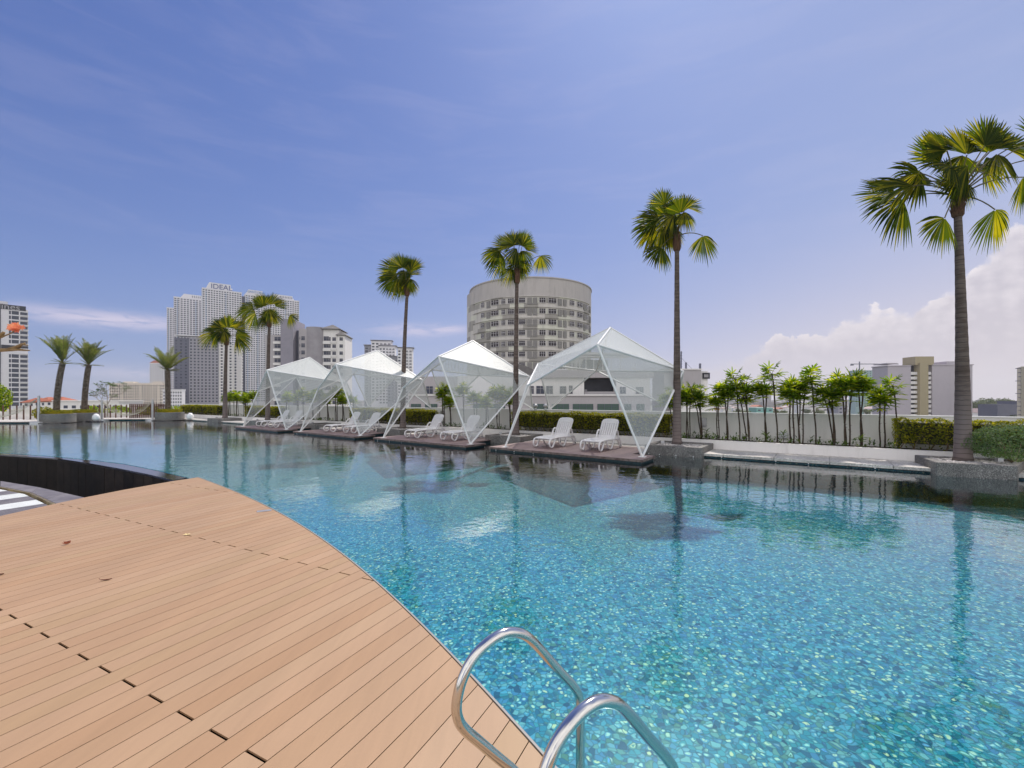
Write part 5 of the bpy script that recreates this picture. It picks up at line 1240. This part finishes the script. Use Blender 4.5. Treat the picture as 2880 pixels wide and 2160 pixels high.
# windows measured on the front row: px start, px end, kind
wl = [(1354, 1362, 2), (1369, 1379, 1), (1382.5, 1403, 0), (1411, 1421.5, 0), (1429, 1446, 0), (1460, 1477, 0), (1483, 1496, 1), (1499, 1511, 1), (1516.5, 1534, 0), (1542, 1564, 0), (1569, 1580, 1), (1584, 1593, 1), (1602, 1614, 0), (1623, 1637, 0), (1640.5, 1646, 1), (1648, 1652.5, 0), (1655.5, 1660, 1)]
def ang_of(px):
    t = (px-1440)/F; A_ = t*t+1; B_ = -2*(t*CX+CY); C_ = CX*CX+CY*CY-RR*RR; y = (-B_-sqrt(max(0, B_*B_-4*A_*C_)))/(2*A_); return atan2(y-CY, t*y-CX)
rg = []; rl = []; rec = MB()
for f in range(8):
    for p0, p1, kd in wl:
        a0, a1 = ang_of(p0), ang_of(p1); am = (a0+a1)/2; w = 2*RR*sin(abs(a1-a0)/2); x = cos(am)*RR; y = sin(am)*RR; rz = am+pi/2
        x -= cos(rz)*w/2; y -= sin(rz)*w/2; sh = .12; x += cos(am)*sh; y += sin(am)*sh; z = zt-6.1-fp*f
        if kd == 1: rl.append((x, z-2.75, w, 2.15, y, rz))
        else: rg.append((x, z-2.1, w, 1.5, y, rz))
win_parts(root, rg, GZ, G_brown, 84, .16, W_white, 'window', 3)
lou = pm('louvre', (.50, .48, .46), None, 2, .7); dk_ = pm('louvre_shadow_gap', (.05, .045, .045), None, 2, .8)
b0 = MB(); b0.box(0, -.05, 0, 1, .05, 1)
pan = None
for i, (x, z, w, h, y, rz) in enumerate(rl[:60]):
    if pan is None:
        pan = b0.build('louvre_panel', dk_, root); bs = MB()
        for k in range(9): bs.box(0, -.12, k/9+.02, 1, -.055, k/9+.065)
        bld = bs.build('blades', lou, pan); o = pan
    else:
        o = pan.copy(); COL.objects.link(o); o.parent = root; c = bld.copy(); COL.objects.link(c); c.parent = o
    o.location = (x, y, z-GZ); o.rotation_euler.z = rz; o.scale = (w, 1, h)

# pale annex with a roof terrace behind the nearest canopy
Y = 88.0; u = Y/F; X0 = (1150-1440)*u; root = empty('annex_building', (X0, Y, GZ)); tag(root, 'wide pale two-storey building with green-glass windows behind the nearest canopy', 'building')
ax = lambda p: (p-1150)*u
zv = lambda v: EYE+(V0-v)*u-GZ
def bb(nm, p0, p1, v0, v1, dy, dep, mat): return block(root, nm, ax(p0), dy, ax(p1), dy+dep, zv(v0), zv(v1), mat)
bb('lower_storey', 1150, 1830, 1600, 1109, 0, 14, W_shade); bb('sill_band', 1148, 1832, 1113, 1109, -.35, 14.4, W_pale)
bb('upper_storey', 1285, 1645, 1109, 1057, 1.0, 12, W_pale); bb('left_storey', 1150, 1284, 1109, 1058, 1.2, 12, W_shade)
bb('right_storey', 1735, 1830, 1109, 1045, .6, 12, W_pale); bb('roof_band', 1500, 1840, 1062, 1040, .3, 12, W_shade); bb('loggia_back', 1646, 1734, 1109, 1062, 3.0, 9, black_)
bb('loggia_rail', 1646, 1734, 1108.9, 1101, .9, .3, W_shade)
b = MB(); b.box(ax(1568), 2, zv(1040), ax(1600), 2.2, zv(1036))
for p in (1592, 1610, 1622, 1632, 1650, 1672, 1698, 1722, 1748, 1790): b.box(ax(p), 1.2, zv(1040), ax(p)+.16, 1.36, zv(998))
b.box(ax(1640), .8, zv(996), ax(1795), 9, zv(990)); b.box(ax(1590), 1.1, zv(1003), ax(1795), 1.3, zv(1000)); b.build('roof_frame', W_white, root)
bb('roof_tank', 1655, 1725, 1041, 1006, 5, 3, W_dgrey)
b = MB(); P_ = []
for i in range(13):
    a = R(180-90*i/12*1.0); P_.append((ax(1510)-(ax(1510)-ax(1420))*.5+(ax(1510)-ax(1420))*.5*cos(R(180-180*i/12)), zv(1052)+2.9*sin(R(180-180*i/12))))
P_ = [(ax(1370)+(ax(1515)-ax(1370))*i/12, zv(1056)+(3.3*sin(pi*(.12+.38*(1-abs(i/12-.25))))) if i < 12 else zv(1056)) for i in range(13)]
P_ = [(ax(1360+155*i/12), zv(1058)+3.0*max(0, 1-((i/12-.25)/.75)**2)**.5) for i in range(13)]
b.add([(x, 1.5, z) for x, z in P_]+[(x, 9, z) for x, z in P_]+[(ax(1515), 1.5, zv(1060)), (ax(1360), 1.5, zv(1060))], [(i, i+1, i+14, i+13) for i in range(12)]+[tuple(range(12, -1, -1))+(26, 25)[::-1][:0]])
b.build('curved_roof', R_grey, root)
rc = []
for p0, p1, v0, v1, dy in ((1492, 1502, 1107, 1085, 1.0), (1509, 1532, 1107, 1085, 1.0), (1537, 1556, 1107, 1085, 1.0), (1576, 1594, 1107, 1086, 1.0), (1602, 1612, 1107, 1084, 1.0), (1646, 1652, 1101, 1095, .9), (1195, 1215, 1107, 1086, 1.2), (1238, 1262, 1107, 1086, 1.2), (1745, 1762, 1107, 1088, .6), (1790, 1812, 1107, 1088, .6)):
    rc.append((ax(p0), EYE+(V0-v0)*u, (p1-p0)*u, (v0-v1)*u, dy, 0))
win_parts(root, rc, GZ, G_dark, 40, .14, W_shade, mull=2)
rc = [(ax(p0), EYE+(V0-1154)*u, (p1-p0)*u, 18*u, 0, 0) for p0, p1 in ((1156, 1184), (1196, 1230), (1330, 1366), (1380, 1420), (1500, 1541), (1552, 1600), (1611, 1668), (1680, 1740), (1756, 1775), (1790, 1812))]
win_parts(root, rc, GZ, glassmat('green_glass', (.04, .07, .06), (.10, .16, .13)), 40, .14, W_dgrey, mull=3)
# service tower with aerials, right of the nearest canopy
Y = 95.0; u = Y/F; X0 = (1868-1440)*u; root = empty('service_tower', (X0, Y, GZ)); tag(root, 'grey stair tower with roof aerials and a dark sign box, right of the nearest canopy', 'building')
ax = lambda p: (p-1868)*u; zv = lambda v: EYE+(V0-v)*u-GZ
block(root, 'walls', 0, 0, ax(1972), 8, 0, zv(1040), W_shade); block(root, 'side_face', ax(1972)+.01, .6, ax(1994), 8, 0, zv(1043), W_pale); block(root, 'roof_edge', -.2, -.2, ax(1974), 8.2, zv(1040), zv(1037), W_pale)
block(root, 'lower_block', 1.0, -2.2, ax(1997), -.1, 0, zv(1119), W_pale)
block(root, 'sign_box', ax(1979), .2, ax(1994)+.3, .58, zv(1065), zv(1048), black_)
b = MB()
for k in range(4): b.box(ax(1981.5+k*3.1), .12, zv(1061), ax(1983.6+k*3.1), .2, zv(1053))
b.build('sign_marks', signgrey, root)
b = MB()
for p, v, w in ((1920, 978, .06), (1926.5, 985, .10), (1940.5, 1017, .16), (1981, 1020, .18)):
    b.box(ax(p)-w, 2, zv(1038), ax(p)+w, 2+w*2, zv(v))
for k in range(6): b.box(ax(1918), 2, zv(990+8*k), ax(1929), 2.08, zv(989+8*k))
b.tube([(ax(1927), 2, zv(1005)), (ax(1958), 2, zv(1037))], .03, 4); b.build('aerials', W_dgrey, root)
for lab, px, Y in (('small dome camera on the parapet left of the near canopy back leg', 1506, 18.35), ('small dome camera on the parapet by the near canopy back leg', 1534, 17.95)):
    b = MB(); b.lathe([(.07, 0), (.05, .03), (.05, .10), (.09, .13), (.09, .19), (.05, .24)], 12); o = b.build('spot_lamp', M['alu'], loc=((px-1440)/F*Y+.0, Y, 1.241), smooth=True); tag(o, lab, 'lamp', 'small lamps on the parapet')

# right: slab blocks
Y = 260.0; u = Y/F; X0 = (2497-1440)*u; root = empty('apartment_block', (X0, Y, GZ), -.05); tag(root, 'grey slab apartment block with blank end walls and a tan central lift tower', 'apartment block')
ax = lambda p: (p-2497)*u*.985; zv = lambda v: EYE+(V0-v)*u-GZ
lil = stained('lilac_grey_render', (.46, .42, .46), (.38, .35, .38), .25); tan = stained('tan_render', (.38, .32, .20), (.30, .25, .17), .3)
block(root, 'left_end', 0, 0, ax(2560), 12, 0, zv(1028), lil); block(root, 'right_end', ax(2618), 0, ax(2727), 14, 0, zv(1027), lil)
b = MB(); b.box(-.6, -.4, zv(1030), ax(2560), 12, zv(1027.5)); b.box(-.8, -.5, zv(1024), ax(2522), 10, zv(1021)); b.box(ax(2618), -.4, zv(1028), ax(2729), 14, zv(1025)); b.box(ax(2658), 0, zv(1025), ax(2680), 10, zv(1017)); b.build('roof_slabs', lil, root)
block(root, 'lift_tower', ax(2580), -1.2, ax(2603), 8, 0, zv(1021), tan); block(root, 'tank_room', ax(2572), 0, ax(2623), 9, zv(1027), zv(1003), tan); block(root, 'recess', ax(2560)+.02, 3, ax(2618)-.02, 10, 0, zv(1028), black_)
for k in range(11):
    v = 1047+13.2*k
    each_box('balcony_parapet', W_pale, root, [(ax(p0), .5, zv(v+7), ax(p1), 2.9, zv(v-1)) for p0, p1 in ((2561, 2579.5), (2603.5, 2617.5))])
Y2 = 230.0; X2 = (2872-1440)/F*Y2; root = empty('apartment_block', (X2, Y2, GZ), -.75); tag(root, 'olive-grey block with projecting ledges cut by the right edge of the photo', 'apartment block'); H2 = EYE+(V0-1031)*Y2/F-GZ
block(root, 'walls', 0, 0, 30, 14, 0, H2, stained('olive_render', (.36, .33, .27), (.24, .22, .19), .4)); b = MB()
for k in range(14): b.box(-.9 if k % 3 else -1.8, .2, H2-1-k*2.2, 0, 2.5, H2-.7-k*2.2)
b.build('ledges', W_dgrey, root)
win_parts(root, [(1.5+3*c, H2+GZ-2.4-3*f, 1.6, 1.4, 0, 0) for f in range(8) for c in range(8)], GZ, G_dark, 30)
for i, (p, w, vt, dist, mat, lab) in enumerate(((2406, 61, 1042, 700, pm('green_glass_tower', (.26, .38, .38), None, 1, .4), 'pale green glass tower with a crane on top, far right of centre'), (2481, 16, 1060, 900, W_grey, 'faint slim tower just left of the grey slab block'),
        (2249, 36, 1128, 700, W_white, 'faint pale square building on the skyline behind the lady palms'), (2806, 64, 1138, 330, W_dgrey, 'low dark grey warehouse right of the tallest-looking palm'), (2862, 16, 1129, 330, W_dgrey, 'dark raised part of the warehouse by the right edge'),
        (2128, 46, 1148, 420, pm('teal_block', (.18, .40, .36), None, 1, .6), 'low teal-green building behind the lady palms'), (2358, 26, 1143, 380, W_grey, 'small grey tower-like building between lady palm canes'))):
    X = (p-1440)/F*dist; W = w/F*dist; root, _, _ = tower(lab, 'building', p, dist, 0, W, 14, EYE+(V0-vt)*dist/F, mat, G_grey if i != 3 else W_dgrey, 3.2, max(2, int(W/4)), .5, .4, -14, name='far_building', cap=.3, maxn=30)
    if i == 0:
        cr = empty('tower_crane', (X+8, dist+2, EYE+(V0-vt)*dist/F+.4)); tag(cr, 'thin tower crane on the far green glass tower', 'crane'); b = MB(); b.box(-.6, -.6, 0, .6, .6, 14); b.build('mast', W_dgrey, cr); b = MB(); b.box(-14, -.4, 9.5, 62, .4, 10.6); b.box(-14, -1, 7.5, -10, 1, 9.5); b.build('jib', W_dgrey, cr)

# low houses and trees of the plain
def house(label, x, y, w, d, h, rz, roof, grp, hr=3):
    root = empty('house', (x, y, GZ), rz); tag(root, label, 'house', grp); block(root, 'walls', -w/2, -d/2, w/2, d/2, 0, h, W_pale)
    b = MB(); ov = .8; x0, x1, y0_, y1 = -w/2-ov, w/2+ov, -d/2-ov, d/2+ov; b.add([(x0, y0_, h), (x1, y0_, h), (x1, y1, h), (x0, y1, h), (0, y0_, h+hr), (0, y1, h+hr)], [(0, 4, 5, 3), (1, 2, 5, 4), (0, 1, 4), (3, 5, 2), (3, 2, 1, 0)]); b.build('roof', roof, root)
rnd = random.Random(31)
for i in range(9):      # terrace with sawtooth roofs, right
    p = 2738+i*12.5; Yh = 470-i*2; house('sloping-roofed row house, '+ORD[i]+' from left in the terrace right of the tallest-looking palm', (p-1440)/F*Yh, Yh, 4.6, 16, EYE+(V0-1160)*Yh/F-GZ, .35, R_pink, 'terrace of row houses at right', 4.2)
k = 0; cnt = [0, 0, 0]
for i in range(46):
    p = 1990+i*16.5+rnd.uniform(-7, 7); Yh = rnd.uniform(560, 1250)
    if 2490 < p < 2735: continue
    ht = EYE+(V0-rnd.uniform(1141, 1156))*Yh/F-GZ
    if ht < 4: ht = rnd.uniform(5, 9)
    ht = min(ht, 14); rc_ = rnd.choice([0, 1, 2, 1]); cnt[rc_] += 1
    house('distant low %s house over the right parapet, %s of that colour from the left' % (('red-roofed', 'pink-roofed', 'grey-roofed')[rc_], ORD[cnt[rc_]-1]), (p-1440)/F*Yh, Yh, rnd.uniform(8, 15), rnd.uniform(10, 18), ht, rnd.uniform(-.8, .8), (R_red, R_pink, R_grey)[rc_], 'distant low houses over the parapet'); k += 1
M['far'] = leafmat('far_leaf', (.04, .07, .02), (.07, .10, .035), (.10, .13, .05), .2)
def far_tree(label, x, y, r, h, seed, grp='distant trees over the parapet'):
    rnd = random.Random(seed); root = empty('tree', (x, y, GZ)); tag(root, label, 'tree', grp); b = MB(); b.tube([(0, 0, 0), (0, 0, h*.55), (r*.1, 0, h*.8)], [r*.09, r*.06, r*.02], 6); b.build('trunk', M['twig'], root); b = MB()
    cl_ = [(Vector((rnd.gauss(0, .45)*r, rnd.gauss(0, .45)*r, h*.72+rnd.gauss(0, .18)*r)), r*rnd.uniform(.3, .5)) for _ in range(11)]
    def pt(q):
        c, rr_ = q.choice(cl_); v = Vector((q.gauss(0, 1), q.gauss(0, 1), q.gauss(0, 1))).normalized(); return tuple(c+v*rr_*(1-abs(q.gauss(0, .2)))), tuple(v)
    leaf_quads(b, 800, pt, r*.13, rnd); b.build('crown', M['far'], root)
T_ = [(2748, 330, 1125), (2762, 345, 1133), (2775, 330, 1120), (2790, 340, 1118), (2803, 335, 1122), (2818, 345, 1115), (2832, 350, 1117), (2845, 330, 1155), (2092, 420, 1148), (2118, 520, 1150), (2170, 430, 1146), (2184, 450, 1148), (2200, 440, 1150), (2300, 520, 1151), (2075, 600, 1149), (2265, 640, 1150), (2435, 560, 1150), (1030, 500, 1146)]
for i, (p, Yt, vt) in enumerate(T_):
    if i < 7: Yt *= 1.7
    top = EYE+(V0-vt)*Yt/F; h = top-GZ; r = 6.0*Yt/340 if i < 7 else 4.2*Yt/400
    far_tree('hazy tree, '+ORD[i]+(' from left in the feathery group above the row houses' if i < 8 else ' of the scattered distant trees over the parapet'), (p-1440)/F*Yt, Yt, r, h, 300+i)
for i, (p, Yt, vt) in enumerate(((100, 260, 1112), (82, 230, 1140), (180, 230, 1133), (205, 230, 1136), (1012, 240, 1140))):
    far_tree('dull green tree, '+ORD[i]+' of those behind the far-left fence', (p-1440)/F*Yt, Yt, 3.8, EYE+(V0-vt)*Yt/F-GZ, 340+i, 'trees behind the left parapet')
b = MB(); rnd = random.Random(8)      # hazy skyline that reads as one mass
for i in range(700):
    a = R(rnd.uniform(-52, 56)); Dd = rnd.uniform(1500, 4200); x, y = sin(a)*Dd, cos(a)*Dd; w = rnd.uniform(15, 60); h = rnd.uniform(5, 24) if rnd.random() < .93 else rnd.uniform(30, 70)
    if a < R(24): h = min(h, 18)
    b.box(x-w/2, y-10, GZ, x+w/2, y+10, GZ+h)
o = b.build('skyline', pm('far_roofs', (.34, .30, .30), (.22, .24, .22), .01, .9, island=.3)); tag(o, 'faint low city spread along the horizon', 'skyline', kind='stuff')

HAZE = 0.00014
if HAZE > 0:
    b = MB(); b.box(-4500, -200, GZ-1, 4600, 4600, 175); o = b.build('haze', (hm := bpy.data.materials.new('haze')))
    hm.use_nodes = True; t = NT(hm.node_tree); t.n.remove(t.n['Principled BSDF']); v = t.n.new('ShaderNodeVolumePrincipled'); v.inputs['Color'].default_value = (.93, .93, .96, 1); v.inputs['Density'].default_value = HAZE; v.inputs['Anisotropy'].default_value = .25
    t.l.new(v.outputs[0], t.n['Material Output'].inputs['Volume']); o['kind'] = 'stuff'; o['label'] = 'thin pale humid haze over the far city'; o['category'] = 'haze'
